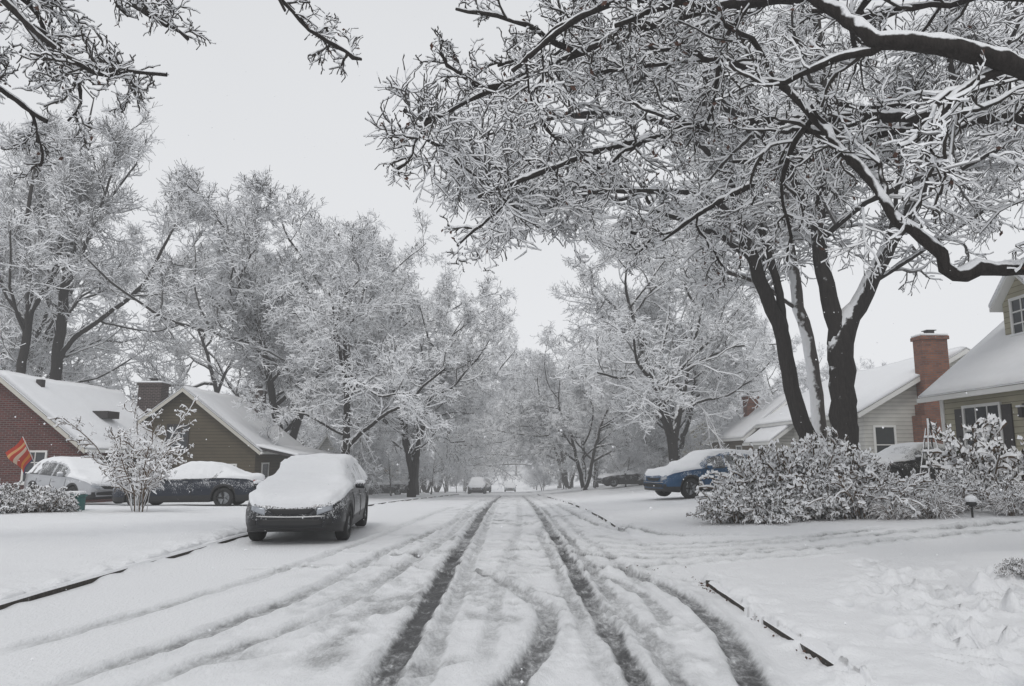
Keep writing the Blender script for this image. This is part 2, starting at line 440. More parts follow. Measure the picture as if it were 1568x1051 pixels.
def ground_z(X, Y):
    eL = -4.955 + 0.05 * fbm(Y * 1.3, Y * 0 + 3, 91, 3) + 0.03 * fbm(Y * 6.3, Y * 0 + 5, 94, 2) + 0.06 * sstep(.18, .3, fbm(Y * .7, Y * 0 + 8, 96, 2))
    eR = 2.25 + 0.10 * fbm(Y * 1.4, Y * 0 + 9, 92, 3) + 0.04 * fbm(Y * 5.1, Y * 0 + 5, 95, 2) - 0.05 * sstep(12, 15, Y) - 0.07 * sstep(.12, .25, fbm(Y * 0.9, Y * 0 + 8, 99, 2))
    dm = drive_mask(X, Y)
    eR = np.where(dm > 0.5, 2.2, eR)
    Xe = np.where(X < eL, np.minimum(X, XL - 0.001), np.where(X > eR, np.maximum(X, XR + 0.001), np.clip(X, XL, XR)))
    Z = terrain(Xe, Y)
    inside = (X >= eL) & (X <= eR)
    lip = np.where(X < eL, eL - X, X - eR)
    Z = Z - np.where(~inside, 0.05 * np.exp(-np.clip(lip, 0, 9) / 0.06), 0) * (1 - dm)
    Z = Z + np.where(~inside, np.exp(-np.clip(lip, 0, 9) / 0.4) * 0.09 * fbm(X * 3.4, Y * 3.4, 97, 3), 0) * (1 - dm)
    Zt, wet = apply_tracks(X, Y, Z.copy())
    Z = np.where(inside, Z - 0.22, Zt)
    return Z, np.where(inside, 0, wet)
def geo(a, b, s0, g):
    o = [a]; s = s0
    while o[-1] < b:
        o.append(o[-1] + s); s = min(s * g, 40)
    return np.array(o)
xs = np.concatenate([-geo(14, 700, 0.15, 1.12)[::-1], np.arange(-13.9, -5.4, 0.12), np.arange(-5.4, -4.8, 0.02),
                     np.linspace(-4.7, 2.0, 6), np.arange(2.08, 3.2, 0.02), np.arange(3.2, 8, 0.04), geo(8, 700, 0.07, 1.06)])
grid_obj('snowy_ground', xs, ys, ground_z, [M_ROAD])

# kerbs
M_KERB = bark_mat('kerb_concrete', bark=(0.06, 0.055, 0.05), bias=-0.12, namp=1.3, nscale=7, wind=0.0, width=0.25)
def kerb(name, path, side):
    p = np.array(catmull(path, 10) if len(path) > 2 else [tuple(np.array(path[0]) + (np.array(path[1]) - np.array(path[0])) * t) for t in np.linspace(0, 1, 200)])
    tg = np.gradient(p, axis=0); tg /= np.linalg.norm(tg, axis=1)[:, None]
    nr = np.stack([tg[:, 1], -tg[:, 0]], 1) * side
    zb = base_z(p[:, 1])
    jag = 0.015 * fbm(p[:, 1] * 6, p[:, 0] * 6, 5, 2)
    rows = []
    for off, h in ((0.0, -0.1), (-0.0, 0.095), (0.025, 0.12), (0.15, 0.12), (0.15, -0.1)):
        q = p + nr * off
        rows.append(np.column_stack([q, zb + h + jag]))
    V = np.stack(rows, 1)
    n, k = V.shape[:2]
    i = np.arange(n * k).reshape(n, k)
    qd = np.stack([i[:-1, :-1], i[1:, :-1], i[1:, 1:], i[:-1, 1:]], -1).reshape(-1, 4)
    me = mesh_np(name, V, qd, mats=[M_KERB])
    return link(bpy.data.objects.new(name, me))
kerb('kerb', [(XL, -5), (XL, 5), (XL, 15), (XL, 25), (XL, 40), (XL, 70)], -1)
kerb('kerb', [(XR, -5), (XR, 3), (XR, 8.2), (XR + 0.12, 8.85), (XR + 0.45, 9.4), (XR + 0.9, 9.75)], 1)
kerb('kerb', [(XR + 0.8, 13.6), (XR + 0.25, 14.5), (XR, 15.4), (XR, 20), (XR, 40), (XR, 70)], 1)

# a little leaf litter caught along the right kerb
def litter(name, pts, sizes, mat, seed):
    r_ = np.random.default_rng(seed); n = len(pts)
    a = r_.normal(size=(n, 3)); a[:, 2] *= .4; a /= np.linalg.norm(a, axis=1)[:, None]
    b = r_.normal(size=(n, 3)); b -= (a * b).sum(1)[:, None] * a; b /= np.linalg.norm(b, axis=1)[:, None]
    s = sizes[:, None]
    q4 = np.stack([pts - a * s, pts + b * s * .6, pts + a * s, pts - b * s * .6], 1).reshape(-1, 3)
    return link(bpy.data.objects.new(name, mesh_np(name, q4, np.arange(n * 4).reshape(-1, 4), mats=[mat])))
r_ = np.random.default_rng(5)
ny_ = 110
ly = np.concatenate([r_.uniform(4.5, 9.2, 50), r_.normal(9.9, .25, 25), r_.normal(8.6, .3, 35)])
lx = 2.16 + r_.normal(0, .035, ny_); lx[50:75] = 1.75 + r_.normal(0, .2, 25)
lz = base_z(ly) + 0.07 + r_.uniform(-.02, .03, ny_)
lz[50:75] = terrain(np.clip(lx[50:75], XL, XR), ly[50:75]) + 0.012
litter('leaf_litter', np.column_stack([lx, ly, lz]), r_.uniform(.010, .022, ny_), M_LEAFBROWN, 6)

# ---------------------------------------------------------------- trees
def tubes(P, R, S, snow, lump=0.0):
    n, k, _ = P.shape
    T = np.gradient(P, axis=1)
    T /= np.linalg.norm(T, axis=2, keepdims=True) + 1e-9
    mt = np.abs(T[..., 2]).mean(axis=1)
    ref = np.where((mt > 0.8)[:, None, None], np.array([0, 1.0, 0.05]), np.array([0, 0, 1.0]))
    U = np.cross(T, np.broadcast_to(ref, T.shape))
    U /= np.linalg.norm(U, axis=2, keepdims=True) + 1e-9
    Vv = np.cross(U, T)
    th = np.pi / 2 + 2 * np.pi * np.arange(S) / S
    o = np.cos(th)[None, None, :, None] * U[:, :, None, :] + np.sin(th)[None, None, :, None] * Vv[:, :, None, :]
    sn = snow * (1 + lump * rng.uniform(-1, 1, (n, k)))
    if np.ndim(snow) == 0:
        sn = sn * np.minimum(1, 0.6 + R / 0.012 * 0.4)
    ring = P[:, :, None, :] + o * (R[:, :, None, None])
    upn = np.clip(o[..., 2], 0, 1)
    ring[..., 2] += upn * sn[:, :, None]
    hz = np.sqrt(np.clip(1 - T[..., 2] ** 2, 0, 1))
    ring += o * np.array([1, 1, 0]) * (sn * 0.3 * hz)[:, :, None, None]
    V = ring.reshape(-1, 3)
    i = np.arange(n * k * S).reshape(n, k, S)
    j = np.roll(i, -1, axis=2)
    q = np.stack([i[:, :-1], j[:, :-1], j[:, 1:], i[:, 1:]], -1).reshape(-1, 4)
    return V, q

def grow(par, m, t0, t1, ratio, ang, k, wig, trop, lmin=0.0, lmax=99, rmin=0.008, absL=None, flat=0.0, keep=None):
    P, L, R = par['P'], par['L'], par['R']
    n, kk, _ = P.shape
    t = (np.arange(m)[None, :] + rng.uniform(0, 1, (n, m))) / m
    t = t0 + (t1 - t0) * t
    f = t * (kk - 1) * 0.9999
    i = np.floor(f).astype(int); f = f - i
    b = np.arange(n)[:, None]
    p0 = P[b, i]; p1 = P[b, np.minimum(i + 1, kk - 1)]
    pos = p0 + (p1 - p0) * f[..., None]
    T = p1 - p0; T /= np.linalg.norm(T, axis=2, keepdims=True) + 1e-9
    rat = R[b, i] * (1 - f) + R[b, np.minimum(i + 1, kk - 1)] * f
    r = rng.normal(size=(n, m, 3)); r[..., 2] *= (1 - flat)
    r -= (r * T).sum(-1, keepdims=True) * T
    r /= np.linalg.norm(r, axis=2, keepdims=True) + 1e-9
    a = np.radians(rng.normal(ang, 10, (n, m)))[..., None]
    D = T * np.cos(a) + r * np.sin(a)
    base = (L[:, None] if absL is None else np.full((n, 1), absL))
    ln = base * ratio * (1.15 - 0.7 * t) * rng.uniform(0.6, 1.25, (n, m))
    ln = np.clip(ln, lmin, lmax)
    R0 = np.minimum(0.72 * rat, 0.0115 * ln ** 1.08 + 0.004)
    R0 = np.maximum(R0, rmin)
    pos = pos.reshape(-1, 3); D = D.reshape(-1, 3); ln = ln.ravel(); R0 = R0.ravel()
    if keep is not None:
        kp = keep(pos)
        pos, D, ln, R0 = pos[kp], D[kp], ln[kp], R0[kp]
    out = np.zeros((len(ln), k, 3)); out[:, 0] = pos
    for s in range(1, k):
        D = D + rng.normal(0, wig, D.shape)
        D[:, 2] += trop
        D /= np.linalg.norm(D, axis=1, keepdims=True)
        out[:, s] = out[:, s - 1] + D * (ln / (k - 1))[:, None]
    tt = np.linspace(0, 1, k)
    Rr = np.maximum(R0[:, None] * (1 - 0.72 * tt)[None, :], rmin * 0.75)
    return dict(P=out, L=ln, R=Rr)

def resample(pts, k):
    p = np.array(catmull([q[:3] for q in pts], 6)); r = np.array([q[3] for q in pts])
    s = np.concatenate([[0], np.cumsum(np.linalg.norm(np.diff(p, axis=0), axis=1))])
    ks = s[np.minimum(np.arange(len(r)) * 6, len(s) - 1)]
    t = np.linspace(0, s[-1], k)
    P = np.stack([np.interp(t, s, p[:, c]) for c in range(3)], 1)
    return P, np.interp(t, ks, r), s[-1]

def assemble(name, levels, snow, mats, base=(0, 0, 0), lump=0.5, leaves=0, leafsz=(0.02, 0.045)):
    VV = []; QQ = []; MI = []; off = 0
    smooths = []
    for lv, S, mi, sn in levels:
        V, q = tubes(lv['P'], lv['R'], S, sn, lump)
        VV.append(V); QQ.append(q + off); MI.append(np.full(len(q), mi)); off += len(V)
        smooths.append(np.full(len(q), S > 5))
    V = np.concatenate(VV) - np.array(base)
    if leaves:
        last = levels[-1][0]
        ids = rng.integers(0, len(last['P']), leaves)
        c = last['P'][ids, -1] - np.array(base) + rng.normal(0, 0.02, (leaves, 3))
        a = rng.normal(size=(leaves, 3)); a /= np.linalg.norm(a, axis=1)[:, None]
        b = rng.normal(size=(leaves, 3)); b -= (a * b).sum(1)[:, None] * a; b /= np.linalg.norm(b, axis=1)[:, None]
        sz = rng.uniform(*leafsz, (leaves, 1))
        q4 = np.stack([c - a * sz, c + b * sz * 0.6, c + a * sz, c - b * sz * 0.6], 1).reshape(-1, 3)
        QQ.append(np.arange(leaves * 4).reshape(-1, 4) + len(V)); V = np.concatenate([V, q4])
        MI.append(np.full(leaves, 2)); smooths.append(np.full(leaves, False))
    Q = np.concatenate(QQ)
    me = mesh_np(name, V, Q, mats=mats, midx=np.concatenate(MI))
    me.polygons.foreach_set('use_smooth', np.concatenate(smooths))
    return me

def chains(polys, k):
    P = []; R = []; L = []
    for pl in polys:
        a, b, c = resample(pl, k)
        P.append(a); R.append(b); L.append(c)
    return dict(P=np.array(P), R=np.array(R), L=np.array(L))

def jitter(ch, amt):
    n, k, _ = ch['P'].shape
    nz = rng.normal(0, 1, (n, k, 3)) * (ch['R'] * amt)[..., None]
    nz[:, 0] = 0
    ch['P'] = ch['P'] + nz
    return ch

def generic_tree(name, seed, H, nlimb=9, leaders=2, spread=1.0, trunk_h=0.2, far=False, drop=0.0):
    global rng
    rng = np.random.default_rng(seed)
    polys = []
    r0 = 0.016 * H
    fork = H * trunk_h
    for i in range(leaders):
        az = 2 * math.pi * i / leaders + rng.uniform(-0.6, 0.6)
        rr = H * 0.17 * spread * (1 if leaders > 1 else 0.25)
        hh = H * rng.uniform(0.76, 0.86)
        pts = [(0, 0, -0.4, r0 * 1.3), (0, 0, fork * 0.5, r0), (math.cos(az) * rr * 0.12, math.sin(az) * rr * 0.12, fork, r0 * 0.85),
               (math.cos(az) * rr * 0.6, math.sin(az) * rr * 0.6, (fork + hh) * 0.45, r0 * 0.55),
               (math.cos(az) * rr * 1.1, math.sin(az) * rr * 1.1, (fork + hh) * 0.68, r0 * 0.3),
               (math.cos(az + 0.3) * rr * 1.5, math.sin(az + 0.3) * rr * 1.5, hh, r0 * 0.1)]
        polys.append(pts)
    tr = jitter(chains(polys, 22), 0.2)
    rm = 0.013 if far else 0.009
    l1 = grow(tr, nlimb, 0.22, 1.0, 0.66 * spread, 60, 12, 0.15, 0.025, rmin=0.02)
    l2 = grow(l1, 8, 0.15, 1.0, 0.52, 48, 8, 0.19, 0.015, rmin=0.014)
    l3 = grow(l2, 6 if far else 7, 0.1, 1.0, 0.52, 46, 5, 0.20, 0.0 - drop, lmin=0.6, rmin=rm * 1.2)
    l4 = grow(l3, 6, 0.1, 1.0, 0.54, 46, 4, 0.2, -drop, lmin=0.35, rmin=rm)
    l5 = grow(l4, 2 if far else 3, 0.1, 1.0, 0.65, 45, 3, 0.15, -drop, lmin=0.3, rmin=rm)
    sn = 0.036 if far else 0.034
    mats = [M_TRUNKHAZED, M_TWIGHAZED, M_LEAFBROWN] if far else [M_TRUNK, M_TWIGMID, M_LEAFBROWN]
    return assemble(name, [(tr, 10, 0, 0.03), (l1, 6, 0, 0.05), (l2, 4, 1, 0.048), (l3, 3, 1, sn), (l4, 3, 1, sn), (l5, 3, 1, sn)], 0, mats)

def put(name, me, loc, rot=0.0, sc=1.0, parent=None, sz=None):
    ob = bpy.data.objects.new(name, me)
    ob.location = loc; ob.rotation_euler = (0, 0, rot)
    ob.scale = (sc, sc, sz if sz else sc)
    return link(ob, parent)

def gz(x, y):
    return float(terrain(np.array([x]), np.array([y]))[0])

T_A = generic_tree('maple_mesh', 11, 17, 9, 3, 1.0, 0.16)
T_B = generic_tree('elm_mesh', 12, 17, 10, 2, 1.05, 0.22)
T_C = generic_tree('oak_mesh', 13, 17, 13, 1, 1.1, 0.2)
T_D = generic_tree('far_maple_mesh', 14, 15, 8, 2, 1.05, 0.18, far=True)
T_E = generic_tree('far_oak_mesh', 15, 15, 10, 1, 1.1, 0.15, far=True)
T_F = generic_tree('small_tree_mesh', 16, 13, 8, 4, 1.2, 0.06, far=False, drop=0.03)

put('maple_tree', T_A, (-14.9, 49, gz(-14.6, 49)), 0.4, 1.2)
put('maple_tree', T_B, (-8.9, 40, gz(-8.7, 40)), 2.1, 0.82)
put('maple_tree', T_A, (-6.4, 48, gz(-6.3, 48)), 1.9, 0.78)
put('oak_tree', T_C, (-8.0, 62, gz(-7.5, 61)), 0.3, 1.12)
put('elm_tree', T_B, (9.7, 45, gz(9.5, 45)), 0.9, 0.98)
put('oak_tree', T_A, (11.4, 52, gz(10.4, 50)), 4.0, 0.9)
put('maple_tree', T_F, (6.0, 62, gz(5.6, 62)), 0.5, 0.92)
put('maple_tree', T_C, (8.5, 76, gz(8, 74)), 0.5, 0.9)
put('maple_tree', T_C, (-12.5, 66, gz(-12.5, 66)), 2.5, 1.0)

dt = empty('distant_trees')
rnd = random.Random(3)
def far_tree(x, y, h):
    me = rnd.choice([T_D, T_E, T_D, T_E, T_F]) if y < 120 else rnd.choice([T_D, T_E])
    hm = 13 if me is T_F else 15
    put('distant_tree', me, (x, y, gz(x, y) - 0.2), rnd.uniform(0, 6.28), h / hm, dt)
for y in range(86, 300, 16):
    for s in (-1, 1):
        far_tree((-9.4 if s < 0 else 7.2) + rnd.uniform(-1.0, 1.2), y + rnd.uniform(-4, 4), rnd.uniform(14, 17))
        far_tree(-1.4 + s * rnd.uniform(19, 26), y + rnd.uniform(-5, 5), rnd.uniform(12, 18))
for i in range(18):
    far_tree(rnd.uniform(-75, -16), rnd.uniform(66, 105), rnd.uniform(9, 13))
for i in range(15):
    far_tree(rnd.uniform(14, 72), rnd.uniform(62, 100), rnd.uniform(10, 13.5))
for i in range(18):
    far_tree(rnd.uniform(-70, 70), rnd.uniform(210, 330), rnd.uniform(14, 20))
for i in range(12):
    far_tree(-8 + i * 1.3, rnd.uniform(235, 330), rnd.uniform(11, 15))
for y in range(100, 230, 12):
    for s in (-6.6, 4.4):
        far_tree(s + rnd.uniform(-.6, .4), y + rnd.uniform(-4, 4), rnd.uniform(3.0, 5.0))
for x, y, h in ((-9, 56, 4), (-12, 58, 4.5), (-7.5, 70, 5), (-8.5, 64, 3.6), (-9.5, 78, 5), (8.6, 57, 4), (7.5, 68, 4.2), (11, 60, 5), (7.4, 80, 5),
                (-17, 52, 5), (-8.2, 92, 5), (6.5, 95, 4.5), (13, 52, 4.5), (-10.8, 48.5, 3.5)):
    far_tree(x, y, h)

# ---- hero trees ------------------------------------------------
def hero(name, polys, seed, kmain, lv, base, mats, mainsnow=0.03, leaves=0, mainS=12, jit=0.14, rs=1.0):
    global rng
    rng = np.random.default_rng(seed)
    polys = [[(*p[:3], p[3] * rs) for p in pl] for pl in polys]
    tr = jitter(chains(polys, kmain), jit)
    levels = [(tr, mainS, 0, mainsnow)]
    cur = tr
    for i, kw in enumerate(lv):
        kw = dict(kw); S = kw.pop('S'); mi = kw.pop('mi'); sn = kw.pop('snow')
        cur = grow(cur, **kw)
        levels.append((cur, S, mi, sn))
    me = assemble(name, levels, 0, mats, base=base, leaves=leaves, leafsz=(0.03, 0.06))
    ob = bpy.data.objects.new(name, me); ob.location = base
    return link(ob)

MAIN = [M_TRUNK, M_TWIG, M_LEAFBROWN]
MAINA = [M_TRUNK, M_TWIGA, M_LEAFBROWN]
lvA = [dict(m=9, t0=0.35, t1=1, ratio=0.36, ang=52, k=12, wig=0.17, trop=0.02, rmin=0.02, S=7, mi=0, snow=0.065),
       dict(m=8, t0=0.12, t1=1, ratio=0.52, ang=46, k=8, wig=0.2, trop=0.01, rmin=0.013, S=5, mi=1, snow=0.055),
       dict(m=7, t0=0.1, t1=1, ratio=0.5, ang=45, k=6, wig=0.2, trop=0.0, lmin=0.6, rmin=0.009, S=4, mi=1, snow=0.045),
       dict(m=6, t0=0.1, t1=1, ratio=0.5, ang=45, k=4, wig=0.2, trop=-0.02, lmin=0.35, rmin=0.007, S=3, mi=1, snow=0.038)]
hero('oak_tree', [
    [(9.45, 21, 0.1, .52), (9.42, 21, 1.2, .44), (9.4, 21, 3.3, .40), (9.41, 21, 4.8, .42), (10.1, 21, 5.9, .30), (10.7, 20.8, 7.2, .25), (12.2, 20.6, 9.8, .2), (13.8, 20.4, 12.2, .14), (15, 20, 15, .06)],
    [(9.45, 21, 0.1, .3), (9.4, 21, 3.3, .34), (9.38, 21, 4.7, .34), (9.2, 21.1, 6.2, .27), (9.1, 21.2, 7.7, .24), (9.3, 21.4, 9.5, .2), (9.7, 21.6, 12.2, .14), (9.9, 22, 16.5, .05)],
    [(10.5, 20.9, 6.8, .14), (11.2, 19.6, 8.4, .13), (11.5, 18.2, 10.2, .1), (10.8, 17, 12, .06)],
    [(9.1, 21.2, 8.0, .13), (8.0, 20.2, 9.4, .12), (6.4, 18.6, 10.3, .10), (4.4, 17.2, 10.2, .07), (2.6, 16.2, 9.6, .03)],
    ], 21, 40, lvA, (9.4, 21, 0.3), MAINA, rs=0.85)
hero('elm_tree', [
    [(8.97, 22, 0.1, .36), (8.75, 22, 1.6, .30), (8.4, 22, 3.4, .27), (8.0, 22, 5.4, .25), (7.5, 22, 7.0, .23), (7.07, 22, 8.4, .19), (6.7, 22, 10.6, .14), (6.1, 22, 14, .07), (5.8, 22, 16, .03)],
    [(8.2, 22, 4.6, .14), (8.15, 22, 6.2, .14), (7.9, 22, 7.6, .13), (7.6, 22.2, 9.6, .11), (7.9, 22.4, 13, .05)],
    [(7.1, 22, 8.4, .12), (6.0, 20.6, 8.7, .10), (4.5, 19, 8.5, .08), (1.8, 17, 7.75, .055), (0, 16, 7.3, .035), (-1.2, 15, 7.7, .02)],
    [(6.8, 22, 10.2, .1), (5.0, 21, 11.2, .09), (2.6, 19.5, 11.0, .07), (0.4, 18.5, 10.2, .045), (-1.4, 18, 9.4, .02)],
    ], 22, 34, lvA, (8.97, 22, 0.3), MAINA, rs=0.85)
hero('elm_tree', [
    [(9.5, 23, 0.1, .30), (9.5, 23, 2.4, .25), (9.43, 23, 4.3, .23), (9.05, 23, 6.6, .21), (8.9, 23, 8.1, .19), (8.8, 23, 12, .12), (8.6, 23, 15.5, .04)],
    ], 23, 34, lvA, (9.5, 23, 0.3), [M_TRUNKW, M_TWIGA, M_LEAFBROWN], rs=0.85)

clear = lambda p: ~((p[:, 0] > 4.55) & (p[:, 2] < 4.9)) & ~((p[:, 0] > 5.2) & (p[:, 2] < 6.1) & (p[:, 1] > 8.5))
lvN = [dict(m=12, t0=0.12, t1=1, ratio=0.30, ang=54, k=11, wig=0.22, trop=-0.015, lmin=0.9, lmax=2.4, rmin=0.012, S=7, mi=0, snow=0.055, flat=0.2, keep=clear),
       dict(m=8, t0=0.08, t1=1, ratio=0.46, ang=50, k=8, wig=0.24, trop=-0.03, lmin=0.45, rmin=0.008, S=6, mi=1, snow=0.044),
       dict(m=7, t0=0.08, t1=1, ratio=0.45, ang=50, k=5, wig=0.27, trop=-0.05, lmin=0.22, rmin=0.005, S=5, mi=1, snow=0.036),
       dict(m=3, t0=0.1, t1=1, ratio=0.55, ang=48, k=4, wig=0.25, trop=-0.05, lmin=0.12, rmin=0.004, S=4, mi=1, snow=0.026)]
hero('street_tree', [
    [(9.6, 7, 0.1, .45), (9.5, 7, 1.5, .38), (9.3, 7, 3.2, .34), (9.0, 7.1, 5.2, .28), (8.7, 7.3, 7.5, .2), (8.8, 7.6, 10.5, .08)],
    [(9.3, 7, 2.9, .12), (7.8, 7.5, 3.3, .09), (6.6, 7.9, 3.55, .07), (5.7, 8, 3.55, .062), (5.2, 8, 3.52, .06), (4.86, 8, 3.48, .06), (4.78, 8, 3.72, .056), (4.56, 8.05, 3.98, .052), (4.38, 8.2, 4.2, .048), (4.34, 8.4, 4.65, .045), (4.12, 8.6, 5.1, .042), (3.9, 9, 5.8, .038), (3.56, 9.3, 6.45, .03), (2.9, 9.7, 7.0, .022), (2.0, 10.2, 7.2, .012)],
    [(9.0, 7.1, 4.8, .15), (7.0, 6.9, 5.2, .11), (5.3, 7, 5.38, .085), (4.44, 7, 5.62, .08), (3.85, 7.2, 5.8, .072), (3.62, 7.5, 6.3, .06), (3.2, 7.9, 6.9, .05), (2.2, 8.6, 7.4, .035), (1.0, 9.4, 7.5, .022), (0.0, 10, 7.0, .012)],
    [(8.9, 7.2, 5.6, .13), (7.2, 8.6, 7.2, .10), (5.4, 9.6, 8.0, .08), (3, 10.5, 8.3, .055), (1.2, 11, 7.9, .035), (-0.4, 11.2, 7.3, .022), (-1.5, 11.4, 6.8, .012)],
    [(8.9, 7.2, 4.9, .12), (7.2, 9.4, 6.0, .09), (5.6, 11, 6.8, .07), (3.6, 12, 7.1, .05), (1.8, 12.4, 6.9, .032), (0.4, 12.5, 6.4, .02), (-0.6, 12.5, 6.0, .012)],
    [(8.9, 7.2, 5.4, .12), (7.6, 9.6, 6.2, .09), (6.6, 11.6, 6.9, .06), (5.2, 13, 6.8, .045), (3.8, 13.6, 6.2, .03), (2.9, 13.8, 5.6, .012)],
    [(8.7, 7.3, 7.0, .12), (7.2, 8.6, 8.4, .09), (5.0, 9.4, 9.2, .06), (2.6, 10, 9.4, .04), (0.6, 10.6, 8.8, .02)],
    ], 31, 70, lvN, (9.6, 7, 0.3), MAIN, mainsnow=0.065, leaves=700, mainS=12, jit=0.22)
lvN2 = [dict(lvN[0], m=9, lmax=1.7), dict(lvN[1], m=7), lvN[2], lvN[3]]
hero('street_tree', [
    [(-11.5, 8, 0.1, .4), (-11.4, 8, 2.5, .34), (-11.1, 8, 5.5, .26), (-10.8, 8, 9, .12)],
    [(-11, 8, 5.8, .12), (-9, 8.6, 7.4, .07), (-7.4, 9, 7.8, .045), (-6.8, 9, 7.5, .035), (-6.2, 9, 6.95, .03), (-5.6, 9, 6.55, .024), (-4.95, 9, 6.45, .016), (-4.5, 9, 6.4, .01)],
    [(-11, 8, 6.6, .12), (-9, 8.8, 8.6, .09), (-7.0, 9.4, 8.6, .05), (-5.6, 9.5, 7.9, .03), (-4.8, 9.5, 7.4, .015)],
    [(-11, 8, 7.2, .12), (-8, 9.2, 9.8, .09), (-5.5, 9.6, 9.8, .05), (-4.3, 9.6, 9.0, .03), (-3.5, 9.6, 8.2, .015), (-3.2, 9.6, 7.7, .01)],
    [(-11, 8, 5.6, .10), (-9.5, 9.5, 7.0, .07), (-8.2, 10.5, 7.2, .04), (-7.2, 10.8, 6.6, .02)],
    ], 32, 40, lvN2, (-11.5, 8, 0.1), MAIN, mainsnow=0.035, leaves=250)

lvF = [dict(m=10, t0=0.25, t1=1, ratio=0.36, ang=45, k=12, wig=0.15, trop=0.05, rmin=0.03, S=6, mi=0, snow=0.045),
       dict(m=8, t0=0.12, t1=1, ratio=0.5, ang=42, k=8, wig=0.18, trop=0.04, rmin=0.018, S=4, mi=1, snow=0.042),
       dict(m=7, t0=0.1, t1=1, ratio=0.5, ang=40, k=5, wig=0.18, trop=0.03, lmin=0.8, rmin=0.012, S=3, mi=1, snow=0.038),
       dict(m=4, t0=0.1, t1=1, ratio=0.5, ang=40, k=3, wig=0.18, trop=0.02, lmin=0.5, rmin=0.010, S=3, mi=1, snow=0.036)]
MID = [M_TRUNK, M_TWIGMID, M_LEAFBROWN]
zF = gz(-27, 44)
hero('ash_tree', [
    [(-27.6, 44, zF - .3, .55), (-27.5, 44, 2.5, .46), (-27.3, 44, 6.1, .42), (-27.2, 44, 11.3, .34), (-27.1, 44, 16.2, .24), (-26.8, 44, 20.9, .12), (-26.5, 44, 24, .04)],
    [(-27.2, 44, 7.0, .2), (-26.6, 44, 8.3, .2), (-25, 44, 9.6, .18), (-22.6, 44, 11.7, .15), (-21.4, 44, 14.2, .11), (-20, 44, 17.5, .04)],
    [(-27.2, 44, 11.5, .16), (-25.8, 43, 13.5, .14), (-24.2, 42, 16.5, .1), (-23.2, 41.5, 20, .04)],
    [(-27.2, 44, 12.5, .16), (-28.5, 44, 15, .14), (-29.5, 44, 18.5, .1), (-30, 44, 22, .04)],
    ], 41, 36, lvF, (-27.6, 44, zF), MID, rs=0.75)
hero('ash_tree', [
    [(-28.7, 42, zF - .3, .42), (-28.2, 42, 5, .34), (-27.9, 42, 10, .28), (-28.6, 42, 14, .2), (-28.4, 42, 19, .08)],
    [(-27.9, 42, 9.6, .2), (-26.6, 42, 12.4, .17), (-26.5, 42, 15.2, .12), (-25.9, 42, 18.4, .04)],
    [(-28, 42, 9, .18), (-30, 42, 12, .15), (-31, 41, 17, .05)],
    ], 42, 36, lvF, (-28.7, 42, zF), MID, rs=0.75)
put('ash_tree', T_B, (-21.5, 58, gz(-21, 56)), 0.2, 1.1)
put('ash_tree', T_A, (-35, 52, gz(-34, 50)), 0.2, 1.25)

# ---------------------------------------------------------------- shrubs
def shrub_mesh(name, seed, n, rad, h, droop=-0.16, k=9, kids=9, leaves=0, thick=1.0, ratio=0.36, wide=0.9, snow=1.0):
    global rng
    rng = np.random.default_rng(seed)
    p = rng.normal(0, 0.28, (n, 2)) * rad
    ln = h * rng.uniform(0.8, 1.3, n)
    D = np.column_stack([p * wide / max(rad, 1e-3) + rng.normal(0, 0.22, (n, 2)), np.ones(n)])
    D /= np.linalg.norm(D, axis=1)[:, None]
    out = np.zeros((n, k, 3)); out[:, 0, :2] = p; out[:, 0, 2] = -0.05
    for s in range(1, k):
        D = D + rng.normal(0, 0.09, D.shape); D[:, :2] += p / rad * 0.10
        D[:, 2] += droop * s / k
        D /= np.linalg.norm(D, axis=1)[:, None]
        out[:, s] = out[:, s - 1] + D * (ln / (k - 1))[:, None]
    out[..., 2] = np.maximum(out[..., 2], -0.05)
    R = np.linspace(0.012, 0.006, k)[None, :] * np.ones((n, 1)) * thick
    st = dict(P=out, L=ln, R=R)
    l1 = grow(st, kids, 0.2, 1, ratio, 48, 5, 0.2, -0.03, rmin=0.0055 * thick)
    l2 = grow(l1, 5, 0.15, 1, 0.5, 48, 4, 0.25, -0.06, lmin=0.08, rmin=0.005 * thick)
    lv = [(st, 5, 1, 0.02 * thick * snow), (l1, 5, 1, 0.03 * thick * snow), (l2, 4, 1, 0.03 * thick * snow)]
    return assemble(name, lv, 0, [M_SHRUB, M_SHRUB, M_LEAFDARK], leaves=leaves, lump=0.8)

S_A = shrub_mesh('shrub_mesh_a', 51, 90, 1.0, 1.6, leaves=3500, thick=1.3, kids=10, snow=1.7)
S_B = shrub_mesh('shrub_mesh_b', 52, 80, 0.9, 1.1, droop=-0.3, leaves=4500, thick=1.2, snow=1.9)
S_C = shrub_mesh('shrub_mesh_c', 53, 46, 0.6, 1.1, droop=-0.42, kids=3, thick=1.0, wide=0.7, snow=1.5)
S_D = shrub_mesh('small_tree_shrub', 54, 13, 0.45, 2.7, droop=0.02, kids=20, thick=1.1, wide=0.7, ratio=0.24, snow=1.4)
S_E = shrub_mesh('garden_plant_mesh', 55, 14, 0.4, 1.2, droop=-0.05, kids=9, thick=1.3, leaves=200, snow=1.7)
S_G = shrub_mesh('tall_grass_mesh', 56, 120, 0.35, 0.75, droop=-0.45, kids=1, thick=0.6, wide=0.5, ratio=0.2, snow=1.2)

